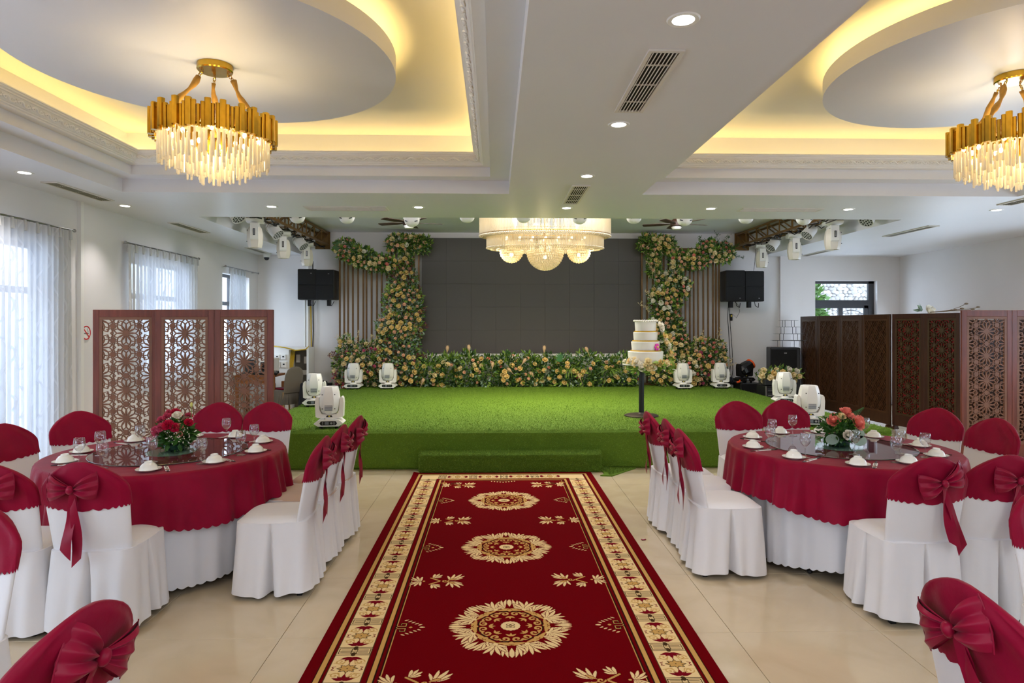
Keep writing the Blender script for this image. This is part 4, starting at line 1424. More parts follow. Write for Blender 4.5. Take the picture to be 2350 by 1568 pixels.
def panel(parent, kind, w, h, x, frame_m, lat_m, rz=0.0, y=0.0, backing=None, dt=.03):
    """one framed panel, hinge line at local x; parts: frame (> lattice, beading)"""
    st, rl = .062, .075
    f = MB()
    z0 = .06
    f.bevbox((-w / 2 + st / 2, 0, z0 + h / 2), (st, dt, h), .004).bevbox((w / 2 - st / 2, 0, z0 + h / 2), (st, dt, h), .004)
    f.bevbox((0, 0, z0 + h - rl / 2), (w - 2 * st + .004, dt - .002, rl), .004).bevbox((0, 0, z0 + rl / 2 + .05), (w - 2 * st + .004, dt - .002, rl + .10), .004)
    for sx in (-1, 1):
        f.box((sx * (w / 2 - .05), 0, .03), (.05, .10, .06), taper=.7)
    fo = f.build('panel_frame', frame_m, parent, None, (x, y, 0), (0, 0, rz))
    iw, ih = w - 2 * st, h - 2 * rl - .10
    zc = z0 + h - rl - ih / 2
    bd = MB()
    e = .028
    bd.span((-iw / 2, -.012, zc - ih / 2), (-iw / 2 + e, .012, zc + ih / 2)).span((iw / 2 - e, -.012, zc - ih / 2), (iw / 2, .012, zc + ih / 2))
    bd.span((-iw / 2 + e, -.012, zc + ih / 2 - e), (iw / 2 - e, .012, zc + ih / 2)).span((-iw / 2 + e, -.012, zc - ih / 2), (iw / 2 - e, .012, zc - ih / 2 + e))
    bd.build('beading', lat_m, fo)
    key = (kind, round(iw, 3), lat_m.name)
    if key not in LAT:
        LAT[key] = (floral_lattice if kind == 'floral' else diagonal_lattice)(iw - 2 * e, ih - 2 * e).mesh('carved_lattice', lat_m)
    link('carved_lattice', LAT[key], fo, (0, 0, zc))
    if backing:
        MB().span((-iw / 2, .016, zc - ih / 2), (iw / 2, .019, zc + ih / 2)).build('backing_cloth', backing, fo)
    return fo
# window-side screens
ya = 6.72
xa, xb = aty(221, 711, ya)[0], aty(358, 711, ya)[0]
t = thing('folding_screen', 'dark end of carved rosette screen, single mahogany panel nearest the curtains', 'screen', ((xa + xb) / 2, ya, 0))
panel(t, 'floral', .63, 1.75, .0, M['woodred'], M['woodlat'], rz=.10)
ya = 6.62
xa, xb = aty(357, 710, ya)[0], aty(628, 710, ya)[0]
t = thing('folding_screen', 'two-panel mahogany screen with carved rosettes beside the stage', 'screen', ((xa + xb) / 2, ya, 0))
w = (xb - xa) / 2
panel(t, 'floral', w, 1.75, -w / 2, M['woodred'], M['woodlat'])
panel(t, 'floral', w, 1.75, w / 2, M['woodred'], M['woodlat'])
# far side screens
def screen_run(label, p0, p1, n, kind, fm, lm, h=1.75, zig=.0, backing=None):
    p0, p1 = Vector((p0[0], p0[1], 0)), Vector((p1[0], p1[1], 0))
    d = p1 - p0
    ang = math.atan2(d.y, d.x)
    t = thing('folding_screen', label, 'screen', (p0 + p1) / 2, ang)
    w = d.length / n
    for k in range(n):
        panel(t, kind, w / math.cos(zig), h, -d.length / 2 + (k + .5) * w, fm, lm, rz=zig * (1 if k % 2 else -1), backing=backing)
    return t
screen_run('dark walnut screen of four panels with slanting bar fretwork below the back window', (6.20, 12.90), (6.30, 10.10), 4, 'diag', M['wooddark'], M['woodlatdark'], 1.77, .05, M['darkback'])
screen_run('dark two-panel rosette screen backed with red cloth', (6.355, 10.11), (6.62, 8.97), 2, 'floral', M['woodmid'], M['woodlatmid'], 1.77, .0, M['redback'])
t = thing('folding_screen', 'lighter mahogany rosette screen cut by the picture edge, near the rose table', 'screen', (6.15, 7.50, 0))
panel(t, 'floral', .61, 1.77, -.305, M['woodred'], M['woodlat'])
panel(t, 'floral', .61, 1.77, .305, M['woodred'], M['woodlat'])
panel(t, 'floral', .61, 1.77, .915, M['woodred'], M['woodlat'])
bk = thing('stacked_screen', 'dark brown folded screen stored upright just behind the lighter rosette screen', 'screen', (6.78, 7.82, 0), .04)
for k in range(3):
    MB().bevbox((-.62 + k * .62, 0, .86), (.60, .035, 1.72), .006).build('solid_panel', M['wooddark'], bk)
# white rose and dried stalks lying on the dark rosette screen
tp = 1.835
px, py = 6.52, 9.72
fr = thing('artificial_rose', 'single white artificial rose lying on top of the dark screen', 'flower', (6.55, 9.55, tp + .03))
wr = rose_mesh('rose_large_white', ROSE['white'], .085, 3, True)
link('bloom', wr, fr, (-.02, -.02, .0), (1.2, .2, .3))
leaves(10, lambda r: ((-.10 + .02 * r.random(), 0, .02 * r.random()), (-1, 0, .5)), .05, random.Random(2)).build('leaf_sprig', M['leafb'], fr)
sk = thing('dried_stalks', 'bunch of dried seed-head stalks lying beside the white rose', 'flowers', (6.62, 9.25, tp))
for q, (dx, dz, l) in enumerate(((.10, .02, .20), (.30, .11, .42), (.42, .03, .5), (.22, .04, .3), (.52, .06, .55))):
    b = MB().tube([(-.25, 0, .006), (0, 0, .02 + q * .003), (dx * .6, -.02, dz * .6 + .02), (dx * .8, -.03, dz + .01)], .004, 5)
    b.sphere((dx * .8 + .03, -.03, dz + .022), .017, 6, 5, (2.0, .8, .8))
    b.build('stalk', mat('dried_stalk', S(112, 92, 66), .8) if q == 0 else bpy.data.materials['dried_stalk'], sk)

# ------------------------------------------------------------------ covered banquet chairs (front = +Y)
def se(a, n):
    c, s = math.cos(a), math.sin(a)
    return math.copysign(abs(c) ** (2 / n), c), math.copysign(abs(s) ** (2 / n), s)
def chair_meshes():
    R = {}
    NS = 288
    # skirt with inverted pleats
    def rrect(u, hw, hd, r):
        """point and outward normal on a rounded rectangle by arc length; also distance to the middle of that side"""
        sx, sy, q = 2 * (hw - r), 2 * (hd - r), r * PI / 2
        tot = 2 * sx + 2 * sy + 4 * q
        s = (u % 1.0) * tot
        for (px, py, nx, ny, ln) in ((hw, -(hd - r), 1, 0, sy), (hw - r, hd, 0, 1, sx), (-hw, hd - r, -1, 0, sy), (-(hw - r), -hd, 0, -1, sx)):
            if s <= ln:
                tx, ty = -ny, nx
                return px + tx * s, py + ty * s, nx, ny, s - ln / 2
            s -= ln
            if s <= q:
                a = math.atan2(ny, nx) + s / r
                ex, ey = px - ny * ln - nx * r, py + nx * ln - ny * r
                return ex + r * math.cos(a), ey + r * math.sin(a), math.cos(a), math.sin(a), 9.0
            s -= q
        return hw, -(hd - r), 1, 0, 9.0
    def skirt_pt(u, v):
        hw = .210 + .030 * v; hd = .212 + .028 * v
        x, y, nx, ny, d = rrect(u, hw, hd, .055 + .02 * v)
        o = 0.0
        if abs(d) < 1:
            w = .006 + .016 * v
            o -= (.010 + .075 * v ** .8) * math.exp(-(d / w) ** 2) * min(1, v * 6)
            o += .016 * v * math.exp(-((abs(d) - .055) / .030) ** 2)
        a = 2 * PI * u
        o += .007 * v * math.sin(9 * a + 1.3) * math.sin(4 * a + .4) + .005 * v * math.sin(17 * a + 3 * v)
        z = .455 - (.455 - .030) * v + .009 * v * math.sin(3 * a + .5)
        return (x + nx * o, y + ny * o, z)
    b = MB(); b.grid(skirt_pt, NS, 14, True)
    top = [skirt_pt(k / 96, 0.0) for k in range(96)]
    b.loft([[(p[0] * .80, p[1] * .80, .4535) for p in top], [(p[0] * .985, p[1] * .985, .4575) for p in top], top])
    R['skirt'] = b.mesh('skirt', M['white_cloth'], 180)
    # domed seat
    def seat_pt(u, v):
        x, y = se(2 * PI * u, 4.2 if v > .2 else 4)
        k = 1 - v
        return (.214 * x * k ** .55 if k > 0 else 0, .216 * y * k ** .55 if k > 0 else 0, .452 + .030 * min(1, v * 2.2) ** .6)
    for nm, m in (('seat', M['white_cloth']), ('seat_beige', M['beige'])):
        b = MB(); b.grid(seat_pt, 48, 9, True)
        R[nm] = b.mesh('seat', m, 180)
    def yback(z): return -.185 - (z - .45) * .20 - .10 * max(0, z - .7) ** 2
    def halfw(z):
        w0 = .203 + .015 * min(1, (z - .45) / .33)
        if z > .785:
            u = (z - .785) / .156
            w0 *= max(0, 1 - u ** 1.55) ** (1 / 1.5)
        return w0
    def loop(z, off, n=40, thick=.021):
        pts = []
        w = halfw(z) + off
        t = thick + off * .8
        if z > .86: t *= max(.25, 1 - ((z - .86) / .08) ** 2 * .75)
        for k in range(n):
            x, y = se(2 * PI * k / n, 3.2)
            xx = w * x
            pts.append((xx, yback(z) + t * y + .030 * (xx / .22) ** 2, z))
        return pts
    zs = [.44, .50, .58, .66, .74, .775, .80, .825, .85, .87, .89, .905, .918, .928, .935, .939]
    b = MB(); b.loft([loop(z, 0) for z in zs], True, True)
    R['backrest'] = b.mesh('backrest', M['white_cloth'], 60)
    NL = 128
    rows = []
    for r, z in enumerate([.69, .715, .75, .775, .80, .825, .85, .87, .89, .905, .918, .928, .935, .9385]):
        l = loop(z, .007, NL)
        if r == 0:
            l = [(p[0] * 1.012, p[1], z - .014 * abs(math.sin(PI * (k / NL) * 30)) + .02 * (p[0] / .22) ** 2 - .004) for k, p in enumerate(l)]
        elif r < 9:
            l = [(p[0] + .002 * math.sin(k * .5 + r), p[1] + .0035 * math.sin(k * .41 + r * .7) * (1 if abs(p[0]) < .19 else .3), p[2]) for k, p in enumerate(l)]
        rows.append(l)
    b = MB(); b.loft([[(p[0], p[1], p[2] + .004) for p in l] for l in rows], False, True)
    R['cover'] = b.mesh('back_cover', M['red'], 60)
    # bow: two pleated loops, knot, two tails
    ZB = .805
    yb0 = yback(ZB) - .036
    def loop_half(sx):
        bb = MB()
        for layer, dep in ((0, .012), (1, .040)):
            def fn(u, v):
                s = u
                hh = .014 + .074 * s ** .85 * (1 - .18 * s ** 4)
                t = (v - .5) * 2
                x = sx * (.010 + .128 * s * (1 - .10 * t * t))
                z = hh * t + .015 * s + .010 * sx * s
                puff = dep * math.sin(PI * min(1, s * .95 + .05)) ** .8
                pl = .017 * (2 / PI) * math.asin(math.sin(t * 8.5 + layer * 1.2)) * (.35 + .65 * math.sin(PI * min(1, s + .12)))
                return (x, -puff - pl * .8, z)
            bb.grid(fn, 10, 33)
        def rim(u, v):
            t = (u - .5) * 2
            hh = .098 * (1 - .18)
            x = sx * (.138 - .0128 * t * t)
            return (x + sx * .004 * math.sin(PI * v), -(.012 + .028 * v) * math.sin(PI * 1.0 * .999) - .004 * v, hh * t + .015 + .010 * sx)
        bb.grid(rim, 9, 3)
        return bb
    def tail(dx, ln, w, tw, y):
        bb = MB()
        def fn(u, v):
            s = v
            ww = w * (.55 + .45 * min(1, s * 3))
            x = dx * s + (u - .5) * ww * (1 - .15 * math.sin(5 * s)) + .006 * math.sin(4 * s + tw)
            z = -ln * s - (.055 * (u if tw > 0 else 1 - u) if s > .95 else 0)
            return (x, y - .010 * math.sin(6 * s + tw + u * 1.5), z)
        bb.grid(fn, 5, 12)
        return bb
    R['loop'] = [loop_half(s).mesh('bow_loop', M['red2'], 180) for s in (-1, 1)]
    R['tail'] = [tail(-.010, .315, .050, 1, .006).mesh('bow_tail', M['red2'], 180), tail(.030, .36, .046, -1, .014).mesh('bow_tail', M['red2'], 180)]
    b = MB(); b.sphere((0, -.024, .0), .019, 10, 8, (1.0, .85, 1.2))
    R['knot'] = b.mesh('bow_knot', M['red2'], 180)
    R['bowpos'] = (0, yb0, ZB)
    b = MB().box((0, 0, .215), (.024, .024, .43))
    R['leg'] = b.mesh('leg', M['gold_leg'])
    R['foot'] = MB().box((0, 0, .009), (.030, .030, .018)).mesh('foot_cap', M['blackr'])
    return R
CM = chair_meshes()
def make_chair(label, beige=False):
    t = thing('banquet_chair', label, 'chair', (0, 0, 0), 0, None)
    link('seat', CM['seat_beige' if beige else 'seat'], t)
    link('skirt', CM['skirt'], t)
    br = link('backrest', CM['backrest'], t)
    link('back_cover', CM['cover'], br)
    bow = link('bow', CM['knot'], t, CM['bowpos'])
    for me in CM['loop']: link('bow_loop', me, bow).scale = (.92, .9, .92)
    for me in CM['tail']: link('bow_tail', me, bow, (0, -.004, 0))
    for sx in (-1, 1):
        for sy in (-1, 1):
            lg = link('leg', CM['leg'], t, (sx * .164, sy * .166, 0))
            link('foot_cap', CM['foot'], lg)
    return t
def rz_to(x, y, tx, ty): return math.atan2(ty - y, tx - x) - PI / 2
TLC, TRC = (-2.30, 4.60), (2.53, 4.66)
proto = make_chair('x')
proto_b = make_chair('x', True)
used = {}
def chair(x, y, rz, label, bowdx=0.0, bowrot=0.0, beige=False, tilt=0.0):
    p = proto_b if beige else proto
    if p.name not in used:
        used[p.name] = 1; c = p
        c['label'] = label; c.location = (x, y, 0); c.rotation_euler = (0, 0, rz)
    else:
        c = dup(p, label, (x, y, 0), rz)
    for ch in c.children:
        if ch.name.startswith('bow'):
            ch.location = (CM['bowpos'][0] + bowdx, CM['bowpos'][1], CM['bowpos'][2]); ch.rotation_euler = (0, bowrot, 0)
    return c
F, Bk, Lf, Rt = 0.0, PI, PI / 2, -PI / 2      # facing +Y, -Y, -X, +X
chair(-2.16, 3.67, .03, 'white-covered chair whose burgundy bow is fully in view, at the carnation table', -.03, .05)
chair(-2.61, 3.66, -.03, 'white-covered chair cut by the picture edge, next to the fully seen bow, carnation table', .03)
chair(-2.07, 2.33, Bk, 'chair showing only a burgundy corner and white side low at the window-side picture edge')
chair(-3.27, 4.66, rz_to(-3.27, 4.66, -2.3, 4.45), 'burgundy-topped chair under the long sheer curtain, nearer and cut by the picture edge')
chair(-3.22, 5.22, rz_to(-3.22, 5.22, -2.4, 4.55), 'burgundy-topped chair between the curtain and the carved screen, whole back seen')
chair(-2.515, 5.69, Bk + .04, 'chair behind the carnation bouquet, its back before the carved screen')
chair(-2.08, 5.70, Bk - .03, 'chair behind the carnation table beside the green stage')
chair(-1.365, 4.13, Lf + .03, 'aisle chair nearest the camera at the carnation table, white seat, hanging bow tail', .0, .1)
chair(-1.365, 4.62, Lf - .02, 'middle aisle chair with bare beige seat at the carnation table', .02, .2, True)
chair(-1.345, 5.08, Lf - .04, 'last aisle chair with bare beige seat, closest to the stage, carnation table', -.01, -.1, True)
chair(-1.31, 1.70, Lf - .18, 'chair corner nearest the camera on the window side with a crumpled burgundy bow', .02, .5)
chair(1.535, 5.26, Rt + .03, 'aisle chair closest to the stage at the rose table', .0, -.1)
chair(1.575, 4.83, Rt - .02, 'middle of the three aisle chairs at the rose table', .02, .1)
chair(1.545, 4.36, Rt + .0, 'aisle chair nearest the camera at the rose table, broad white seat in view', .0, -.1)
chair(2.26, 5.67, Bk + .02, 'chair behind the rose table standing before plain turf')
chair(2.72, 5.75, Bk - .05, 'chair behind the rose table overlapping a white moving-head lamp')
chair(3.55, 5.27, rz_to(3.55, 5.27, 2.6, 4.75), 'chair on the far side of the rose table in front of the rosette screens')
chair(3.56, 4.76, rz_to(3.56, 4.76, 2.6, 4.6), 'chair beyond the rose table second from the bouquet along the screens')
chair(3.52, 4.24, rz_to(3.52, 4.24, 2.6, 4.5), 'chair sliver at the picture edge behind the bow-backed pair of the rose table')
chair(2.36, 3.675, .02, 'white chair with burgundy bow and long tail at the rose table', .03, -.25)
chair(2.82, 3.72, -.02, 'chair with half a burgundy bow cut by the picture edge, rose table', .03)
chair(2.44, 2.49, Bk - .04, 'chair with burgundy corner at the picture edge below the half-seen bow')
chair(1.575, 1.765, Rt + .10, 'chair nearest the camera on the cake side, large glossy bow cut off by the frame', -.02, -.35)

# ------------------------------------------------------------------ round tables and cloths
def cloth_mesh(Rr, ztop, hem, seed, nfold, m, amp, scal, name, hemvar=.05, lift=0.0):
    rnd = random.Random(seed)
    ph = rnd.uniform(0, 6)
    NA = 480
    rows_in = [0.0, .35, .7, .92, .985]
    nd = 16
    loops = []
    for q in rows_in:
        loops.append([(Rr * q * math.cos(2 * PI * k / NA), Rr * q * math.sin(2 * PI * k / NA), ztop) for k in range(NA)])
    for j in range(nd + 1):
        v = j / nd
        L = []
        for k in range(NA):
            a = 2 * PI * k / NA
            w = nfold * a + ph + .9 * math.sin(2 * a + ph) + .6 * math.sin(3 * a + 2 * ph)
            f = (math.sin(w) + .42 * math.sin(2 * w + .9)) * (.60 + .40 * math.sin(3 * a + ph * 2)) + .30 * math.sin((nfold * 2 + 3) * a + 1.1)
            f = max(-.9, f) if lift > 0 else min(.8, f)
            h = hem + hemvar * math.cos(4 * a + ph) + .008 * f
            z = ztop - (ztop - h) * v
            if v < .12:
                z = ztop - (ztop - h) * v * (v / .12) ** .6
            rr = Rr + .012 * min(1, v / .08) + amp * (v ** .8) * (f + lift) + .006 * v
            if j == nd:
                z -= .013 * abs(math.sin(scal * a / 2))
            L.append((rr * math.cos(a), rr * math.sin(a), z))
        loops.append(L)
    b = MB()
    b.loft(loops[1:], True, False)
    return b.mesh(name, m, 180)
def round_table(c, which, hemph):
    t = thing('round_table', 'round banquet table hidden under white and burgundy cloths, with the %s' % which, 'table', (c[0], c[1], 0))
    MB().lathe([(.0001, .715), (.745, .715), (.745, .742), (.0001, .742)], 64).build('table_top', M['deskwood'], t, 40)
    for k in range(4):
        a = PI / 4 + k * PI / 2
        MB().tube([(.62 * math.cos(a), .62 * math.sin(a), .01), (.30 * math.cos(a), .30 * math.sin(a), .715)], .016, 8).sphere((.62 * math.cos(a), .62 * math.sin(a), .018), .02, 8, 5).build('leg', M['black'], t)
    w = tag(link('table_skirt', cloth_mesh(.75, .745, .075, hemph, 15, M['white_skirt'], .030, 84, 'table_skirt', .022, -.8), None, (c[0], c[1], 0)),
            'white scalloped floor-length undercloth of the table with the %s' % which, 'tablecloth')
    r = tag(link('tablecloth', cloth_mesh(.762, .760, .450, hemph + 7, 17, M['red'], .034, 96, 'tablecloth', .035, .9), None, (c[0], c[1], 0), (0, 0, .3 if hemph == 1 else 1.0)),
            'burgundy damask tablecloth with scalloped hem under the %s' % which, 'tablecloth')
    ls = thing('glass_turntable', 'round tinted glass turntable beneath the %s' % which, 'turntable', (c[0] + (.03 if c[0] < 0 else -.02), c[1] - .03, .761))
    MB().lathe([(.0001, .013), (.4965, .013)], 96).build('glass_top', M['turnglass'], ls)
    MB().lathe([(.4965, .013), (.5, .012), (.5, .007), (.4965, .006)], 96).build('glass_edge', M['turnedge'], ls, 60)
    MB().lathe([(.0001, 0), (.16, 0), (.16, .0055), (.0001, .0055)], 48).build('swivel_base', mat('frosted_swivel', S(150, 186, 170), .4), ls, 40)
    return ls
lsL = round_table(TLC, 'carnation bouquet', 1)
lsR = round_table(TRC, 'pink rose bouquet', 4)

# bowls, saucers, glasses, chopsticks
saucer_me = MB().lathe([(.0001, 0), (.040, 0), (.044, .003), (.072, .012), (.074, .0145), (.070, .0145), (.045, .006), (.0001, .005)], 32).mesh('saucer', M['porcelain'], 50)
bowl_me = MB().lathe([(.052, 0), (.0535, .001), (.052, .010), (.046, .026), (.034, .039), (.024, .044), (.023, .052), (.020, .0525), (.018, .046), (.0001, .045)], 32).mesh('rice_bowl', M['porcelain'], 50)
gprof = [(.0001, 0), (.033, .0005), (.034, .002), (.020, .006), (.0055, .012), (.0042, .030), (.0042, .062), (.0065, .074), (.018, .083), (.030, .100), (.0345, .120), (.0335, .140), (.0295, .162), (.0288, .163), (.0275, .162),
         (.0318, .140), (.0328, .120), (.0285, .101), (.0165, .0845), (.0001, .079)]
glass_me = MB().lathe(gprof, 32).mesh('wine_glass', M['wineglass'], 180)
sleeve_me = MB().bevbox((0, 0, .0025), (.026, .135, .005), .0015).mesh('paper_sleeve', M['paper'])
stick_me = MB().cyl((0, -.115, .0035), (0, .115, .0035), .0032, .0022, 6).mesh('chopstick', M['chopstick'])
tab_me = MB().bevbox((0, .05, .0056), (.0265, .02, .0012), .0003).mesh('paper_tab', M['brownpaper'])
ORD = ['first', 'second', 'third', 'fourth', 'fifth', 'sixth', 'seventh', 'eighth', 'ninth', 'tenth']
def settings(bowls, glasses, c, ls, tname, start, gstart):
    for k, (px, py) in enumerate(bowls):
        x, y = atz(px, py, .765)
        d = math.hypot(x - c[0], y - c[1])
        r = min(max(d, .585), .675)
        a = math.atan2(y - c[1], x - c[0])
        x, y = c[0] + r * math.cos(a), c[1] + r * math.sin(a)
        w = '%s clockwise from %s on the %s' % (ORD[k], start, tname)
        s = tag(link('saucer', saucer_me, None, (x, y, .7603)), 'white saucer, %s' % w, 'saucer', 'saucers on the ' + tname)
        tag(link('rice_bowl', bowl_me, None, (x, y, .7665), (0, 0, k)), 'upturned white bowl, %s' % w, 'bowl', 'upturned bowls on the ' + tname)
        ch = thing('chopstick_set', 'paper-sleeved chopsticks, %s' % w, 'chopsticks', (c[0] + (r - .015) * math.cos(a + .155), c[1] + (r - .015) * math.sin(a + .155), .7605), a - PI / 2 + (k % 3 - 1) * .25, 'chopsticks on the ' + tname)
        link('paper_sleeve', sleeve_me, ch); link('paper_tab', tab_me, ch)
        link('chopstick', stick_me, ch, (-.0035, -.012, 0)); link('chopstick', stick_me, ch, (.0035, -.012, 0))
    for k, (px, py) in enumerate(glasses):
        x, y = atz(px, py, .765)
        lx, ly = ls.location[0], ls.location[1]
        d = math.hypot(x - lx, y - ly)
        z = .7605
        if d < .462: z = .7742
        elif d < .54:
            q = .54 / d; x, y = lx + (x - lx) * q, ly + (y - ly) * q
        tag(link('wine_glass', glass_me, None, (x, y, z), (0, 0, k)), 'empty stemmed wine glass, %s clockwise from %s on the %s' % (ORD[k], gstart, tname), 'wine glass', 'wine glasses on the ' + tname)
settings([(149, 1061), (196, 1038), (309, 1013), (443, 1003), (540, 1003), (603, 1015), (587, 1037), (492, 1061), (341, 1079)],
         [(204, 1059), (230, 1049), (244, 1072), (322, 1032), (434, 1015), (519, 1007), (569, 1025), (549, 1043), (463, 1063), (349, 1064)], TLC, lsL, 'carnation table', 'the fully seen bow-backed chair', 'the fully seen bow-backed chair')
settings([(1969, 1067), (1817, 1052), (1728, 1027), (1727, 1005), (1793, 995), (1884, 995), (1999, 1005), (2100, 1024), (2149, 1047), (2085, 1062)],
         [(1961, 1047), (1848, 1049), (1773, 1030), (1772, 1015), (1819, 1003), (1897, 1005), (1985, 1010), (2066, 1045), (2101, 1046), (2055, 1060)], TRC, lsR, 'rose table', 'the near edge', 'the near edge')

# bouquets
def carnation_mesh(name, m, r=.032):
    b = MB(); rnd = random.Random(4)
    for l in range(4):
        for k in range(7):
            a0 = 2 * PI * k / 7 + l * .45
            tilt = .25 + .30 * l
            def fn(u, v):
                a = a0 + (u - .5) * .95
                q = r * (.15 + .85 * v)
                zz = q * math.cos(tilt) * (1.05 - .1 * l) + .007 * math.sin(u * 13 + l) * v
                rr = q * math.sin(tilt) * 1.15
                return (rr * math.cos(a), rr * math.sin(a), zz)
            b.grid(fn, 6, 3)
    return b.mesh(name, m, 180)
def bouquet(name, label, ls, spots, seed, rleaf, zc, extra):
    x, y = ls.location[0], ls.location[1]
    t = thing(name, label, 'flowers', (x + extra[0], y + extra[1], .7742))
    MB().lathe([(.0001, 0), (.055, 0), (.072, .012), (.078, .045), (.074, .045), (.066, .012), (.0001, .008)], 28).build('bowl', M['potglass'], t, 40)
    MB().sphere((0, 0, .05), .062, 12, 8, (1, 1, .7)).build('foam_block', M['soil'], t, 180)
    rnd = random.Random(seed)
    tag(leaves(420, ell(0, 0, zc, rleaf, rleaf, rleaf * .85), .026, rnd).build('foliage', mat('fresh_leaf', S(52, 98, 34), .45, island=.4, translucent=.2) if 'fl' not in M else M['fl'], t), kind='stuff')
    st = MB()
    for (px, pz, py, r, kind, col) in spots:
        st.tube([(0, 0, .06), (px * .5, py * .5, pz * .55), (px * .95, py * .95, pz - r * .3)], .0025, 4)
    st.build('stems', M['leafm'], t)
    for (px, pz, py, r, kind, col) in spots:
        key = (kind, col)
        if key not in BM:
            BM[key] = carnation_mesh('carnation_' + col, ROSE[col]) if kind == 'c' else rose_mesh('garden_rose_' + col, ROSE[col], .035, 5, True)
        o = link('carnation' if kind == 'c' else 'rose', BM[key], t, (px, py, pz))
        d = Vector((px, py - .06, (pz - .12) * 1.2 + .04)); o.rotation_mode = 'QUATERNION'; o.rotation_quaternion = d.to_track_quat('Z', 'Y')
        s = r / .034; o.scale = (s, s, s)
    return t
BM = {}
k_ = 4.5 / F_PX
def sp(px, py, cx, cy, dy, r, kind, col): return ((px - cx) * k_, (cy - py) * k_, dy, r, kind, col)
A = (398, 1032)
bq = bouquet('carnation_bouquet', 'crimson and white carnation bouquet in a green bowl on the turntable', lsL,
    [sp(x, y, A[0], A[1], d, r, kk, c) for x, y, d, r, kk, c in (
        (398, 948, .0, .036, 'c', 'crimson'), (386, 956, -.04, .034, 'c', 'candy'), (410, 953, -.05, .032, 'r', 'white'), (372, 964, -.03, .034, 'c', 'candy'), (396, 972, -.09, .042, 'c', 'crimson'),
        (410, 978, -.08, .036, 'c', 'crimson'), (430, 970, -.02, .034, 'c', 'crimson'), (364, 985, -.06, .034, 'c', 'candy'), (382, 977, -.09, .036, 'c', 'candy'), (418, 976, -.07, .026, 'c', 'pink'),
        (418, 993, -.07, .022, 'c', 'pink'), (370, 990, -.08, .032, 'c', 'candy'), (360, 972, .0, .026, 'c', 'crimson'), (396, 960, .05, .034, 'c', 'crimson'), (376, 950, .04, .028, 'c', 'candy'), (420, 958, .05, .030, 'c', 'candy'))],
    21, .115, .115, (.02, .02))
b = MB()
rr_ = random.Random(12)
for q in range(70):
    p = (rr_.uniform(-.02, .13), -.10 + rr_.uniform(-.03, .06), rr_.uniform(.06, .17))
    b.sphere(p, .0042, 5, 4)
for q in range(36):
    b.sphere((rr_.uniform(-.15, -.09), -.06 + rr_.uniform(-.03, .05), rr_.uniform(.06, .16)), .004, 5, 4)
tag(b.build('gypsophila', ROSE['white'], bq), kind='stuff')
b = MB().tube([(.07, .02, .14), (.10, .02, .22), (.105, .01, .30)], .0025, 5)
bu = b.build('bud_stem', M['leafm'], bq)
MB().sphere((.106, .01, .315), .012, 8, 6, (.9, .9, 1.5)).build('closed_bud', mat('green_bud', S(200, 200, 110), .5), bu, 180)
A = (1925, 1022)
bq2 = bouquet('rose_bouquet', 'salmon pink rose bouquet with one white rose on the turntable', lsR,
    [sp(x, y, A[0], A[1], d, r, 'r', c) for x, y, d, r, c in (
        (1937, 946, -.02, .044, 'salmon'), (1906, 965, -.04, .044, 'salmon'), (1951, 968, -.08, .052, 'salmon'), (1922, 953, -.05, .030, 'cream'), (1940, 953, -.06, .034, 'pink'), (1966, 963, -.02, .040, 'salmon'),
        (1923, 990, -.12, .034, 'white'), (1915, 957, .0, .034, 'pink'), (1945, 960, .06, .04, 'salmon'))],
    22, .125, .115, (.0, .0))
b = MB()
for q in range(12):
    s = q / 11
    for sg in (-1, 1):
        p = Vector((.08 + .10 * s, .0, .20 + .07 * s)); d = Vector((.4, 0, sg * .9 + .3)).normalized(); l = .045 * (1 - s * .8)
        b.add([p, p + d * l * .5 + Vector((.006, 0, 0)), p + d * l, p + d * l * .5 - Vector((.006, 0, 0))], [(0, 1, 2, 3)])
b.tube([(.03, 0, .12), (.08, 0, .20), (.19, 0, .275)], .0022, 4)
b.build('fern_frond', M['leafd'], bq2)
b = MB()
for (px, pz, a) in ((-.10, .06, 2.6), (.10, .05, .4), (.085, .10, .9)):
    pts = [(px + .05 * math.cos(q * PI / 6) * 1.0, -.10, pz + .038 * math.sin(q * PI / 6)) for q in range(12)]
    b.loft([pts, [(p[0], p[1] + .003, p[2]) for p in pts]], True, True)
b.build('round_leaf', M['leafb'], bq2)

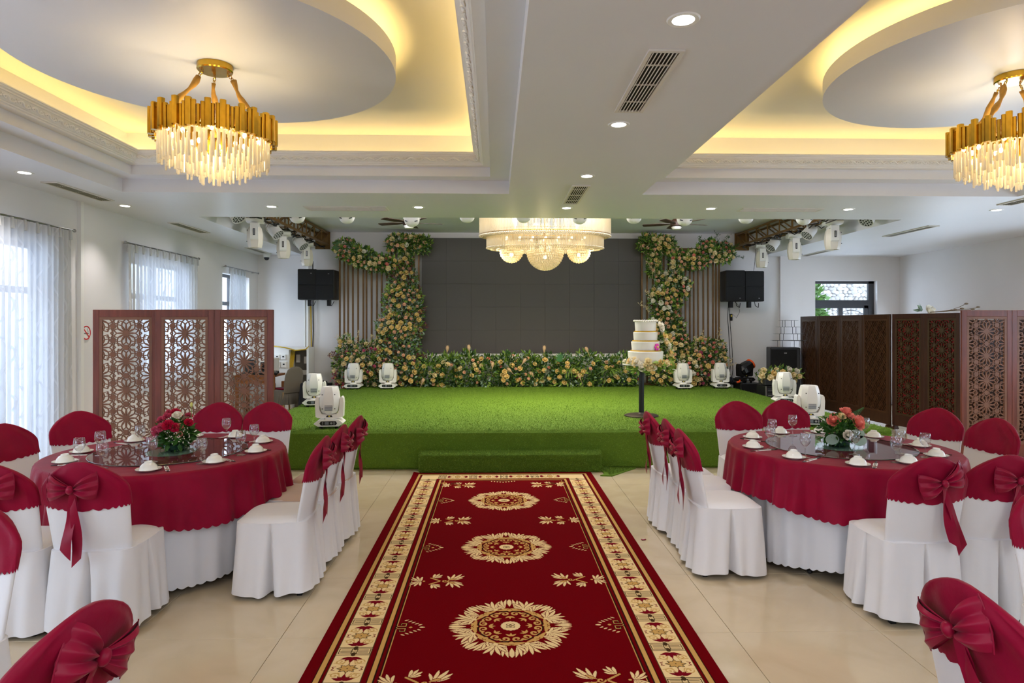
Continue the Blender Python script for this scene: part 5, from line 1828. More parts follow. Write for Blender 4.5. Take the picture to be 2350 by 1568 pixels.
# ------------------------------------------------------------------ moving-head lamps
def octo(w, d, z, ch=.28, y=0.0):
    hx, hy = w / 2, d / 2
    c = min(hx, hy) * ch * 2
    return [(-hx + c, -hy + y, z), (hx - c, -hy + y, z), (hx, -hy + c + y, z), (hx, hy - c + y, z), (hx - c, hy + y, z), (-hx + c, hy + y, z), (-hx, hy - c + y, z), (-hx, -hy + c + y, z)]
def moving_head(label, group=None, body='white_plastic', hang=False, name='moving_head_lamp', headlen=1.0):
    m, dark = M[body], M['black']
    t = thing(name, label, 'stage light', group=group)
    # base with pointed ends
    b = MB()
    hw, hd = .165, .12
    pr = [(-hw, .060), (-hw + .045, .030), (hw - .045, .030), (hw, .060), (hw, .068), (hw - .045, .105), (-hw + .045, .105), (-hw, .068)]
    b.loft([[(x, -hd, z) for x, z in pr], [(x, hd, z) for x, z in pr]], True, True)
    b.cyl((0, 0, .104), (0, 0, .122), .075, .07, 20)
    base = b.build('base', m, t, 40)
    for sx in (-1, 1):
        for sy in (-1, 1):
            MB().cyl((sx * .09, sy * .08, 0), (sx * .09, sy * .08, .032), .018, .022, 10).build('foot', M['blackr'], base)
    dp = MB().poly([(-.085, .045), (.085, .045), (.10, .067), (.085, .092), (-.085, .092), (-.10, .067)], .003)
    pn = dp.build('display_panel', dark, base, None, (0, -hd - .0005, 0), (PI / 2, 0, 0))
    MB().span((-.040, .052, .003), (.005, .086, .0045)).build('display', mat('lcd_grey', S(120, 126, 134), .3) if 'lcd' not in M else M['lcd'], pn)
    M['lcd'] = pn.children[0].data.materials[0]
    bt = MB().cyl((.035, .069, .003), (.035, .069, .006), .013, n=12)
    for q in range(3): bt.box((.066, .056 + q * .013, .004), (.014, .008, .003))
    for q in range(2): bt.box((-.064, .062 + q * .015, .004), (.012, .008, .003))
    bt.build('buttons', M['steel'], pn)
    # yoke: two arms and a cross beam
    y = MB()
    pr = [(-.158, .135), (-.130, .122), (.130, .122), (.158, .135), (.165, .30), (.158, .355), (.142, .375), (.122, .36), (.116, .30), (.112, .215), (.085, .165), (-.085, .165), (-.112, .215), (-.116, .30), (-.122, .36), (-.142, .375), (-.158, .355), (-.165, .30)]
    n = len(pr)
    vs = [(x, -.055, z) for x, z in pr] + [(x, .055, z) for x, z in pr]
    fs = []
    # front/back as strips between outer and inner outline
    def quadface(idx): fs.append(tuple(reversed(idx))); fs.append(tuple(i + n for i in idx))
    for q in ((0, 1, 11, 17), (1, 2, 10, 11), (2, 3, 4, 10), (4, 9, 10), (4, 8, 9), (4, 5, 7, 8), (5, 6, 7), (17, 11, 12), (17, 12, 13), (17, 13, 14, 16), (16, 14, 15)):
        quadface(q)
    for i in range(n):
        k = (i + 1) % n
        fs.append((i, k, k + n, i + n))
    y.add(vs, fs)
    yoke = y.build('yoke', m, t)
    MB().poly([(-.038, .132), (.038, .132), (.028, .152), (-.028, .152)], .003).build('brand_plate', dark, yoke, None, (0, -.0555, 0), (PI / 2, 0, 0))
    MB().span((-.010, .135, .003), (.010, .149, .0045)).build('yellow_mark', M['goldtrim'] if False else mat('yellow_mark', S(214, 190, 60), .5) if 'ym' not in M else M['ym'], yoke, None, (0, -.0555, 0), (PI / 2, 0, 0))
    M['ym'] = bpy.data.materials['yellow_mark']
    if hang:
        for sx in (-1, 1):
            o = MB()
            o.bevbox((sx * .1655, 0, .265), (.006, .030, .10), .0028)
            o.build('side_emblem', dark, yoke)
            MB().span((sx * .168 - .0015, -.008, .225), (sx * .168 + .0015, .008, .305)).build('emblem_marks', M['steel'], yoke)
    # head
    h = MB()
    L = []
    for w_, d_, z, c in ((.150, .15, .172, .30), (.190, .19, .200, .28), (.222, .215, .270, .24), (.226, .222, .335, .24), (.206, .210, .42, .26), (.176, .184, .480, .28), (.168, .176, .487, .30)):
        L.append(octo(w_, d_, .172 + (z - .172) * headlen, c))
    h.loft(L, True, False)
    top = .172 + (.487 - .172) * headlen
    h.loft([octo(.168, .176, top, .30), octo(.150, .158, top - .004, .3), octo(.142, .15, top - .022, .3)], False, True)
    hd_ = h.build('head', m if body != 'white_plastic' or not hang else M['cream_plastic'], t, 30)
    for k in range(5):
        MB().span((-.045, -.1095, .215 + k * .013), (.045, -.1055, .222 + k * .013)).build('vent_slat', M['lcd'], hd_)
    sc = MB()
    for sx in (-1, 1):
        for z, yy in ((.235, -.102), (.40, -.107)):
            sc.cyl((sx * .072, yy - .006, z), (sx * .072, yy + .004, z), .006, n=8)
    sc.build('screws', M['black'], hd_)
    MB().lathe([(.0001, 0), (.060, 0)], 20).build('lens', mat('lens_glass', S(170, 180, 190), .05, coat=.5) if 'lens' not in M else M['lens'], hd_, None, (0, 0, top - .018))
    M['lens'] = bpy.data.materials['lens_glass']
    return t
mh = moving_head('white moving-head lamp nearest the camera on the turf, by the carnation table')
mh.location = (-1.951, 7.66, SZ); mh.rotation_euler = (0, 0, .08)
for (x, y, rz, lb) in ((-2.70, 9.70, .15, 'white moving-head lamp on the stage edge beside the grey chair'),
        (-2.686, 12.30, .0, 'white moving-head lamp before the loose cream-sprig bush'), (-2.035, 12.30, .0, 'white moving-head lamp before the yellow rose column'),
        (3.575, 12.15, .0, 'white moving-head lamp between cake garland and peach bush'), (4.33, 12.25, -.05, 'white moving-head lamp beside the grey flexible hose'),
        (4.45, 9.78, -.15, 'white moving-head lamp half hidden by the nearer one, rose-table end'), (3.79, 7.66, -.12, 'white moving-head lamp nearest the camera behind the rose table')):
    dup(mh, lb, (x, y, SZ), rz)
hm = moving_head('white hanging moving-head lamp', hang=True, name='hanging_moving_head')
HX = -3.60
def hang(o, x, y, z, rz): o.location = (x, y, z); o.rotation_euler = (PI, 0, rz)
ZH = 3.145
hang(hm, -3.60, 9.75, 3.30, PI / 2 + .25); hm['label'] = 'hanging moving-head lamp nearest the camera on the window-side truss'
for (x, y, z, rz, lb) in ((-3.60, 11.05, 3.28, PI / 2 + .25, 'middle hanging moving-head lamp on the window-side truss'), (-3.61, 12.45, 3.28, PI / 2 + .25, 'hanging moving-head lamp above the wall speakers by the windows'),
        (5.19, 9.75, 3.30, -PI / 2 - .25, 'hanging moving-head lamp nearest the camera on the far truss'), (5.21, 11.05, 3.28, -PI / 2 - .25, 'middle hanging moving-head lamp on the far truss'),
        (5.22, 12.45, 3.27, -PI / 2 - .25, 'hanging moving-head lamp above the black speakers on the cake side')):
    o = dup(hm, lb); hang(o, x, y, z, rz)

# PAR cans with perforated faces
def par_can(label):
    t = thing('par_can', label, 'stage light')
    MB().lathe([(.0001, .115), (.045, .11), (.075, .085), (.088, .04), (.094, -.03), (.098, -.10), (.102, -.115), (.094, -.115)], 28).build('housing', M['white_plastic'], t, 40)
    fc = MB().lathe([(.0001, -.106), (.094, -.106)], 28).build('face_plate', mat('led_face', S(196, 198, 200), .3) if 'ledface' not in M else M['ledface'], t)
    M['ledface'] = fc.data.materials[0]
    b = MB()
    for ring_r, n in ((.0, 1), (.040, 6), (.074, 12)):
        for k in range(n):
            a = 2 * PI * k / n
            b.cyl((ring_r * math.cos(a), ring_r * math.sin(a), -.1075), (ring_r * math.cos(a), ring_r * math.sin(a), -.105), .0135, n=8)
    b.build('led_lenses', M['black'], fc)
    y = MB()
    y.tube([(-.10, 0, .0), (-.104, 0, .10), (-.07, 0, .155), (.07, 0, .155), (.104, 0, .10), (.10, 0, .0)], .010, 6)
    y.cyl((-.108, 0, 0), (.108, 0, 0), .014, n=8)
    y.box((0, 0, .17), (.04, .04, .05))
    y.build('bracket', M['white_plastic'], t, 40)
    MB().bevbox((0, .078, .03), (.06, .02, .03), .004).build('label_plate', M['darkgrey'], t)
    return t
pc = par_can('round PAR lamp with dotted face hanging by the ceiling edge, window-side truss')
pc.location = (-3.62, 9.05, 3.22); pc.rotation_euler = (0, -.75, -.45)
for (x, y, z, r, lb) in ((-3.52, 10.35, 3.17, (.1, -.75, -.45), 'PAR lamp between the first and middle hanging heads, window-side truss'), (-3.53, 11.75, 3.15, (.1, -.75, -.45), 'PAR lamp between the middle and last hanging heads, window-side truss'),
        (5.32, 9.00, 3.20, (0, .75, .45), 'PAR lamp with dotted face at the ceiling edge, far truss'), (5.14, 10.35, 3.19, (.1, .75, .45), 'PAR lamp between the first and middle hanging heads, far truss'),
        (5.15, 11.75, 3.16, (.1, .75, .45), 'PAR lamp between the middle and last hanging heads, far truss')):
    dup(pc, lb, (x, y, z), rot=r)
# row of downward PAR cans peeping below the front edge of the recess (domed backs)
def dome_can(label):
    t = thing('domed_par_lamp', label, 'stage light')
    MB().lathe([(.0001, -.108), (.035, -.104), (.068, -.088), (.092, -.062), (.106, -.02), (.108, .06), (.104, .10), (.0001, .10)], 28).build('housing', M['white_plastic'], t, 40)
    for sx in (-1, 1):
        MB().box((sx * .068, -.078, -.040), (.045, .006, .012), rot=(.5, sx * -.3, sx * .7)).build('side_label', M['darkgrey'], t)
    b = MB().tube([(-.11, 0, .0), (-.112, 0, .12), (.112, 0, .12), (.11, 0, 0)], .009, 6)
    b.cyl((0, 0, .12), (0, 0, .42), .014, n=8)
    b.build('bracket', M['white_plastic'], t)
    return t
dc = None
for k, px in enumerate((682, 796, 945, 1072, 1202, 1330, 1455, 1571, 1712, 1845)):
    py = (513, 514, 521, 512, 512, 515, 514, 519, 514, 517)[k]
    x, z = aty(px, py, 8.85)
    lb = 'domed white lamp back under the ceiling edge, %s counted from the window-side truss' % ORD[k]
    if dc is None:
        dc = dome_can(lb)
        dc.location = (x, 8.85, z + .108)
    else:
        dup(dc, lb, (x, 8.85, z + .108))
bar = thing('lighting_bar', 'dark pipe behind the ceiling edge carrying the domed lamps', 'bar', (0, 8.85, 3.53))
MB().cyl((-3.3, 0, 0), (4.9, 0, 0), .018, n=10).build('pipe', M['darkgrey'], bar)

# ladder trusses
def truss(label, x):
    t = thing('lighting_truss', label, 'truss', (x, 8.65, 3.28))
    Lt = 4.5
    for dx in (-.11, .11):
        for dz in (0.0, .24):
            MB().bevbox((dx, Lt / 2, dz), (.035, Lt, .035), .004).build('chord', M['truss'], t)
    n = 9
    for k in range(n):
        y0, y1_ = k * Lt / n, (k + 1) * Lt / n
        for dx in (-.11, .11):
            MB().cyl((dx, y0, 0), (dx, y1_, .24), .012, n=6).build('diagonal', M['truss'], t)
            MB().cyl((dx, y1_, 0), (dx, y1_, .24), .012, n=6).build('upright', M['truss'], t)
        MB().cyl((-.11, y0 + .1, 0), (.11, y0 + .1, 0), .010, n=6).build('cross_tie', M['truss'], t)
    MB().bevbox((0, Lt + .01, .10), (.30, .02, .36), .004).build('end_plate', M['truss'], t)
    cb = MB()
    r = random.Random(int(x * 10) + 50)
    pts = [(r.uniform(-.10, .10), q * Lt / 28, -.02 + r.uniform(-.05, .03)) for q in range(29)]
    cb.tube(pts, .010, 5)
    pts = [(r.uniform(-.12, .12), q * Lt / 28, -.03 + r.uniform(-.07, .03)) for q in range(29)]
    cb.tube(pts, .008, 5)
    cb.build('cable_bundle', M['black'], t)
    return t
truss('bronze lattice truss hanging over the window end of the stage', -3.50)
truss('bronze lattice truss hanging over the speaker end of the stage', 5.10)

# ceiling fans
def fan(x, y, z, label, first=None):
    t = thing('ceiling_fan', label, 'fan', (x, y, z))
    MB().cyl((0, 0, .05), (0, 0, 3.55 - z), .018, n=10).build('down_rod', M['fanwood'], t)
    MB().lathe([(.0001, .09), (.05, .085), (.09, .05), (.10, .01), (.095, -.03), (.07, -.045), (.0001, -.045)], 28).build('motor', M['fanwood'], t, 40)
    MB().lathe([(.075, -.045), (.08, -.06), (.06, -.085), (.0001, -.095)], 24).build('light_bowl', M['white_plastic'], t, 40)
    b = MB()
    b.loft([[(.09, -.035, 0), (.09, .035, 0), (.09, .035, .006), (.09, -.035, .006)], [(.25, -.06, -.008), (.25, .06, .008), (.25, .06, .014), (.25, -.06, -.002)],
            [(.52, -.055, -.008), (.52, .055, .008), (.52, .055, .014), (.52, -.055, -.002)], [(.535, -.045, -.006), (.535, .045, .006), (.535, .045, .010), (.535, -.045, -.002)]], True, True)
    me = b.mesh('blade', M['fanwood'])
    for k in range(5):
        link('blade', me, t, None, (0, 0, .25 + k * 2 * PI / 5))
    return t
fan(-1.36, 10.2, 3.27, 'dark five-blade ceiling fan between window-side flowers and the crystal chandelier')
fan(2.90, 10.2, 3.27, 'dark five-blade ceiling fan above the tiered cake side of the stage')

# ------------------------------------------------------------------ brass and crystal ring chandeliers
def ring_chandelier(x, y, label, ry=0.0):
    t = thing('ring_chandelier', label, 'chandelier', (x, y, 3.43))
    MB().lathe([(.0001, 0), (.115, 0), (.115, -.038), (.108, -.045), (.0001, -.045)], 40).build('ceiling_canopy', M['brass'], t, 40)
    R0 = .385
    zb = -.51
    tubes = []
    rnd = random.Random(5)
    def tube_me(w, h):
        b = MB()
        pts = [(w * math.cos(PI / 4 + q * PI / 2 + e), w * math.sin(PI / 4 + q * PI / 2 + e)) for q in range(4) for e in (-.25, .25)]
        b.poly(pts, h, -h / 2)
        return b.mesh('brass_tube', M['brass'])
    TM = [tube_me(.022, .175), tube_me(.016, .160), tube_me(.013, .140)]
    n = 84
    for k in range(n):
        a = 2 * PI * k / n
        q = (0, 1, 2, 1, 0, 2, 1)[k % 7]
        r = R0 - (.0, .008, .014)[q]
        link('brass_tube', TM[q], t, (r * math.cos(a), r * math.sin(a), zb + (.07, .055, .05)[q] + (.010 if k % 4 == 0 else 0)), (0, 0, a))
    MB().lathe([(.365, zb + .0), (.365, zb + .012), (.352, zb + .012), (.352, zb + .0), (.365, zb + .0)], 64).build('ring_frame', M['brass_dark'], t)
    fr = MB()
    for k in range(3):
        a = k * PI / 3
        fr.cyl((-.36 * math.cos(a), -.36 * math.sin(a), zb + .10), (.36 * math.cos(a), .36 * math.sin(a), zb + .10), .007, n=6)
    fr.build('cross_frame', M['brass_dark'], t)
    # hanging chains in gathered sleeves
    for k, a in enumerate((math.radians(203), math.radians(23), math.radians(113))):
        p0 = Vector((.075 * math.cos(a), .075 * math.sin(a), -.045)); p1 = Vector((.33 * math.cos(a), .33 * math.sin(a), zb + .11))
        pts, rs = [], []
        for q in range(13):
            s = q / 12
            p = p0.lerp(p1, .12 + .88 * s)
            p.x += .010 * math.sin(9 * s + k * 2); p.y += .010 * math.cos(8 * s + k)
            p.z -= .03 * math.sin(PI * s)
            pts.append(p); rs.append(.017 + .006 * math.sin(17 * s + k * 1.7))
        sl = MB().tube(pts, rs, 8)
        so = sl.build('chain_sleeve', M['goldcloth'], t, 180)
        cl = MB()
        for q in range(3):
            c = p0.lerp(pts[0], (q + .5) / 3)
            cl.tube([(c.x + .008 * math.cos(u * PI / 4) * (1 if q % 2 else .3), c.y + .008 * math.cos(u * PI / 4) * (.3 if q % 2 else 1), c.z + .012 * math.sin(u * PI / 4)) for u in range(9)], .003, 5)
        cl.build('chain_links', M['brass'], so)
    # crystal rods on rings stepping inwards and downwards
    rod = {}
    for h in (.16, .18, .20):
        rod[h] = MB().bevbox((0, 0, -h / 2), (.015, .015, h), .005).mesh('crystal_rod', M['crystal'])
    for R_, n_, zt_ in ((.345, 62, .005), (.29, 50, -.02), (.23, 40, -.05), (.165, 28, -.075), (.095, 16, -.10), (.03, 5, -.12)):
        for k in range(n_):
            a = 2 * PI * (k + rnd.random() * .3) / n_
            link('crystal_rod', rod[rnd.choice((.16, .18, .20))], t, (R_ * math.cos(a), R_ * math.sin(a), zb + zt_ + rnd.uniform(-.012, .012)), (0, 0, a + rnd.uniform(-.4, .4)))
    bl = MB()
    for k in range(10):
        a = 2 * PI * k / 10
        for r in (.20, .29):
            if r == .29 or k % 2 == 0:
                bl.sphere((r * math.cos(a), r * math.sin(a), zb + .03), .013, 8, 6, (1, 1, 1.5))
    bl.build('bulbs', M['bulb'], t, 180)
    add_light('chandelier_glow', 'POINT', (0, 0, zb + .09), CH_W, (1.0, .78, .45), size=.10, parent=t)
    add_light('chandelier_glow', 'POINT', (0, 0, zb - .10), CH_W * 5.5, (1.0, .78, .45), size=.12, parent=t)
    return t
CH_W = 1.3
ring_chandelier(-1.915, 4.45, 'brass ring chandelier with crystal rods above the carnation table')
ring_chandelier(3.69, 4.48, 'brass ring chandelier with crystal rods cut by the picture edge')

# ------------------------------------------------------------------ tiered crystal chandelier over the stage
cxs, cys = aty(1251, 520, 10.0)[0], 10.0
t = thing('crystal_chandelier', 'large oval two-tier crystal chandelier with three bead globes over the stage', 'chandelier', (cxs, cys, 3.55))
def oval(rx, ry, n): return [(rx * math.cos(2 * PI * k / n), ry * math.sin(2 * PI * k / n)) for k in range(n)]
MB().lathe([(.0001, 0), (1.0, 0), (1.0, -.03), (.0001, -.03)], 64, sx=.95, sy=.52).build('ceiling_plate', M['steel'], t, 40)
def rods(rx, ry, za, zb_, n, name):
    b = MB()
    for (x, y) in oval(rx, ry, n):
        b.box((x, y, (za + zb_) / 2), (.011, .011, za - zb_), rot=(0, 0, math.atan2(y, x)))
    return tag(b.build(name, M['crystalrod'], t), kind='stuff')
def bead_row(rx, ry, z, n, r, name):
    b = MB()
    for (x, y) in oval(rx, ry, n):
        b.sphere((x, y, z), r, 6, 4)
    return tag(b.build(name, M['bead'], t, 180), kind='stuff')
rods(1.02, .60, -.02, -.50, 300, 'crystal_rods')
rods(.91, .50, -.44, -.685, 270, 'crystal_rods')
rods(.62, .33, -.60, -.735, 170, 'crystal_rods')
for rx, ry, z, n in ((1.02, .60, -.512, 190), (.98, .56, -.525, 180), (.94, .53, -.53, 170), (.91, .50, -.697, 170), (.86, .46, -.712, 160), (.62, .33, -.745, 110), (.75, .39, -.725, 130)):
    bead_row(rx, ry, z, n, .0135, 'bead_row')
def globe(dx, dy, z, R, name):
    b = MB()
    nr = int(R * PI / 2 / .034)
    for i in range(nr + 1):
        a = (PI / 2) * i / nr
        rr = R * math.cos(a)
        n = max(1, int(2 * PI * rr / .040))
        for k in range(n):
            u = 2 * PI * (k + .5 * (i % 2)) / n
            b.sphere((dx + rr * math.cos(u), dy + rr * math.sin(u), z - R * math.sin(a) * 1.0), .0195, 7, 5)
    return tag(b.build(name, M['bead'], t, 180), kind='stuff')
globe(0, 0, -.755, .275, 'bead_globe'); globe(-.525, 0, -.745, .17, 'bead_globe'); globe(.525, 0, -.745, .17, 'bead_globe')
fr = MB()
for rx, ry, z in ((1.02, .60, -.49), (.91, .50, -.43), (.62, .33, -.59)):
    pts = [(x, y, z) for x, y in oval(rx, ry, 48)]; pts.append(pts[0])
    fr.tube(pts, .008, 5)
for z in (-.43,):
    fr.cyl((-.9, 0, z), (.9, 0, z), .012, n=6); fr.cyl((0, -.5, z), (0, .5, z), .012, n=6)
for x in (-.5, 0, .5): fr.cyl((x, 0, -.03), (x, 0, -.75), .012, n=6)
fr.build('frame', M['brass_dark'], t)
bl = MB()
for k in range(9):
    x = -.8 + .2 * k
    for yy in (-.22, .22):
        bl.sphere((x * .95, yy, -.16), .02, 8, 6)
        if abs(x) < .75: bl.sphere((x, yy * .7, -.55), .02, 8, 6)
for x, z in ((0, -.84), (-.525, -.80), (.525, -.80)): bl.sphere((x, 0, z), .03, 8, 6)
bl.build('bulbs', M['bulb2'], t, 180)
for x in (-.62, 0, .62):
    add_light('stage_chandelier_glow', 'POINT', (x, 0, -.25), 4.5, (1.0, .78, .44), size=.12, parent=t)
    add_light('stage_chandelier_glow', 'POINT', (x * .85, 0, -.62), 5.5, (1.0, .78, .44), size=.10, parent=t)
for x, e in ((0, 1.3), (-.525, .7), (.525, .7)):
    add_light('bead_globe_glow', 'POINT', (x, 0, -.86), e, (1.0, .78, .44), size=.05, parent=t)

for x in (-.75, 0, .75):
    add_light('stage_chandelier_downlight', 'SPOT', (x, 0, -.74 if x else -1.06), 120, (1.0, .84, .52), (0, 0, 0), .10, spot=math.radians(165), parent=t)

# ------------------------------------------------------------------ loudspeakers, cables and clutter behind
def speaker_pair(label, px0, px1, py0, py1, Y, yaws, grp, cap):
    x0, z1_ = aty(px0, py0, Y); x1, z0_ = aty(px1, py1, Y)
    for k, (xa, xb, yaw) in enumerate(((x0, (x0 + x1) / 2, yaws[0]), ((x0 + x1) / 2, x1, yaws[1]))):
        t = thing('loudspeaker', label[k], 'loudspeaker', ((xa + xb) / 2, Y, z0_), yaw)
        w, h = (xb - xa) * 1.02, (z1_ - z0_) - .012 * k
        MB().bevbox((0, .12, h / 2), (w, .34, h), .012).build('cabinet', M['black'], t)
        MB().bevbox((0, -.055, h * .235 + .004), (w - .014, .02, h * .47), .004).build('grille', M['grille'], t)
        MB().bevbox((0, -.055, h * .735), (w - .014, .02, h * .50), .004).build('grille', M['grille'], t)
        MB().bevbox((w * .22, -.067, h * .86 if cap else h * .10), (.026, .004, .012), .001).build('badge', M['steel'], t)
        MB().box((0, .22, -.05), (.06, .10, .14)).box((0, .28, h * .4), (.10, .16, .12)).build('wall_bracket', M['black'], t)
        MB().tube([(w * .1, .05, .0), (w * .12, .02, -.09), (w * .3, .04, -.12), (w * .38, .10, -.03)], .007, 5).build('lead', M['black'], t)
speaker_pair(['black wall loudspeaker nearer the windows, slightly turned', 'black wall loudspeaker next to the bronze poles on the window side'], 685, 768, 618, 688, 12.72, (.10, -.06), 'a', True)
speaker_pair(['black wall loudspeaker next to the bronze poles under the peach swag', 'black wall loudspeaker casting a shadow on the white wall'], 1664, 1751, 621, 692, 12.72, (-.02, .04), 'b', False)
def cable(label, pts, r, m, name='cable'):
    p0 = Vector(pts[0])
    t = MB().tube([(Vector(p) - p0) for p in pts], r, 6).build(name, M[m], None, 180, p0)
    return tag(t, label, 'cable')
def wpts(l, Y, sag=0): return [(aty(px, py, Y)[0], Y, aty(px, py, Y)[1]) for px, py in l]
cable('black cable drooping from the far wall speakers to the turf', wpts([(1672, 690), (1670, 730), (1674, 790), (1676, 840), (1672, 880), (1665, 893)], 12.95), .007, 'black')
cable('second black cable hanging beside the first under the far wall speakers', wpts([(1676, 690), (1674, 720), (1680, 800), (1682, 850), (1676, 885)], 13.05), .006, 'black')
cable('thin grey loop of wire under the far wall speakers', wpts([(1683, 690), (1694, 700), (1698, 715), (1690, 730), (1682, 722)], 13.196), .003, 'darkgrey')
cable('thin cord from the far truss down to the wall speakers', wpts([(1735, 566), (1733, 590), (1730, 622)], 12.78), .004, 'black')
cable('yellow cable running down the wall behind the window-side speakers', wpts([(713, 690), (714, 740), (715, 800), (716, 868)], 13.17), .012, 'yellowcable')
cable('black cable beside the yellow one on the wall', wpts([(718, 600), (718, 690), (719, 760), (717, 820), (719, 870)], 13.15), .011, 'black')
t = thing('wall_conduit', 'white cable duct on the wall behind the window-side speakers', 'conduit', (aty(706, 700, 13.18)[0], 13.18, .3))
MB().bevbox((0, 0, 1.35), (.045, .035, 2.7), .004).build('duct', M['white_plastic'], t)
MB().bevbox((-.06, 0, 1.2), (.03, .03, 2.4), .004).build('duct_cover', M['white_plastic'], t)
dv = thing('power_adapter', 'small black plug box with yellow label under the far wall speakers', 'adapter', (aty(1681, 720, 13.1)[0], 13.178, aty(1681, 735, 13.1)[1]))
MB().bevbox((0, 0, .06), (.05, .04, .14), .005).build('case', M['black'], dv)
MB().box((0, -.021, .09), (.03, .002, .04)).build('yellow_sticker', M['ym'], dv)

# white open cabinet with meters, desk and chair in the window-side back corner
x0, zt_ = aty(632, 797, 12.95); x1, _ = aty(714, 797, 12.95)
t = thing('electrical_cabinet', 'white open-fronted cabinet with meters and yellow wiring in the back corner', 'cabinet', ((x0 + x1) / 2, 12.98, 0))
w, h = x1 - x0, zt_
MB().span((-w / 2, -.2, h - .05), (w / 2, .2, h)).build('top_board', M['white_plastic'], t)
MB().span((w / 2 - .04, -.2, 0), (w / 2, .2, h - .05)).build('side_board', M['white_plastic'], t)
MB().span((-w / 2, -.2, 0), (-w / 2 + .32, .2, h - .05)).build('meter_case', M['white_plastic'], t)
MB().span((-w / 2 + .32, .16, 0), (w / 2 - .04, .18, h - .05)).build('back_board', M['greycloth'], t)
for k, (dx, dz, m_) in enumerate(((.07, .95, 'white_plastic'), (.19, .95, 'white_plastic'), (.07, .80, 'cream_plastic'), (.20, .80, 'cream_plastic'))):
    g_ = MB().bevbox((-w / 2 + dx + .03, -.215, h - 1.22 + dz + .08), (.10, .03, .10 if k < 2 else .12), .006).build('meter_box', M[m_], t)
    MB().box((-w / 2 + dx + .03, -.2315, h - 1.22 + dz + .09), (.035, .003, .03)).build('meter_window', M['darkgrey'], g_)
MB().bevbox((.22, .13, .95), (.10, .05, .14), .005).box((.05, .13, .98), (.07, .04, .16)).box((.15, .12, .70), (.26, .04, .09)).build('breaker_boxes', M['cream_plastic'], t)
b = MB()
for k in range(5):
    b.tube([(-.05 + .02 * k, -.1 + .02 * k, h - .06), (-.03 + .015 * k, -.14, h - .35), (-.06 + .02 * k, -.10, h - .65), (-.02 + .02 * k, -.05, h - .9)], .011, 5)
b.tube([(-w / 2, -.21, h + .03), (-.1, -.22, h + .0), (.1, -.215, h - .06), (w / 2 - .06, -.21, h - .04), (w / 2, -.18, h + .02)], .012, 5)
b.build('yellow_wiring', M['yellowcable'], t, 180)
dk = thing('side_desk', 'wooden desk with dark top in the back corner behind the carved screen', 'desk', (-4.32, 12.2, 0))
MB().span((-.45, -.3, .70), (.28, .3, .74)).build('desk_top', M['deskwood'], dk)
MB().span((-.45, -.29, .58), (.28, -.27, .70)).build('apron', M['deskwood'], dk)
for sx in (-.42, .25):
    for sy in (-.26, .26):
        MB().box((sx, sy, .29), (.05, .05, .58)).build('leg', M['deskwood'], dk)
pcx = thing('computer_case', 'white computer case with dark front standing on the corner desk', 'computer', (-4.26, 12.25, .74))
MB().bevbox((0, 0, .15), (.26, .34, .30), .01).build('case', M['white_plastic'], pcx)
MB().bevbox((-.02, -.172, .13), (.17, .01, .19), .02).build('front_panel', M['black'], pcx)
kb = thing('mixing_console', 'dark low audio mixer lying on the corner desk', 'mixer', (-4.22, 11.99, .74))
MB().bevbox((0, 0, .03), (.42, .16, .05), .01, rot=(.2, 0, 0)).build('body', M['black'], kb)
for k in range(8): MB().box((-.17 + k * .048, -.01, .062), (.012, .10, .008), rot=(.2, 0, 0)).build('fader_strip', M['steel'], kb)
lp = thing('open_laptop', 'open dark laptop seen through the carved screen', 'laptop', (-4.62, 12.1, .74), .5)
MB().bevbox((0, 0, .012), (.36, .25, .02), .005).build('keyboard_base', M['black'], lp)
MB().bevbox((0, .135, .14), (.36, .012, .25), .005, rot=(-.2, 0, 0)).build('display_lid', M['black'], lp)

gc = thing('covered_chair', 'grey fabric-covered chair with ruffled skirt by the corner desk', 'chair', (-3.86, 12.0, 0), .9)
b = MB()
def gb_(z, w_, y_, t_): return [(w_ * se(2 * PI * k / 32, 3)[0], y_ + t_ * se(2 * PI * k / 32, 3)[1], z) for k in range(32)]
b.loft([gb_(.42, .19, -.20, .03), gb_(.6, .19, -.22, .03), gb_(.75, .185, -.25, .03), gb_(.84, .15, -.27, .028), gb_(.885, .09, -.275, .02), gb_(.895, .03, -.276, .01)], True, True)
b.build('backrest_cover', M['greycloth'], gc, 60)
b = MB()
b.grid(lambda u, v: ((.20 + .04 * v + .012 * v * math.sin(2 * PI * u * 26)) * se(2 * PI * u, 4)[0], (.21 + .03 * v + .012 * v * math.sin(2 * PI * u * 26)) * se(2 * PI * u, 4)[1], .45 - .24 * v), 160, 6, True)
b.loft([[(.20 * se(2 * PI * k / 32, 4)[0], .21 * se(2 * PI * k / 32, 4)[1], .45) for k in range(32)], [(.17 * se(2 * PI * k / 32, 4)[0], .18 * se(2 * PI * k / 32, 4)[1], .47) for k in range(32)]], False, True)
b.build('ruffled_skirt', M['greycloth'], gc, 180)
MB().bevbox((0, .02, .485), (.32, .30, .03), .012).build('magenta_cushion', M['red'], gc)
for sx in (-1, 1):
    for sy in (-1, 1):
        MB().cyl((sx * .20, sy * .20, 0), (sx * .165, sy * .165, .44), .014, .018, 8).build('leg', mat('pale_wood', S(206, 160, 90), .5) if 'pw' not in M else M['pw'], gc)
        M['pw'] = bpy.data.materials['pale_wood']
bs = thing('subwoofer_box', 'black cloth-covered box beside the grey chair at the stage corner', 'box', (-3.28, 11.75, 0), .05)
b = MB(); b.loft([octo(.46, .62, 0, .05), octo(.42, .58, .30, .05), octo(.38, .52, .60, .06), octo(.36, .50, .62, .06)], True, True)
b.build('cloth_cover', mat('black_cloth', S(18, 19, 26), .8, bump=.3, bscale=14), bs)
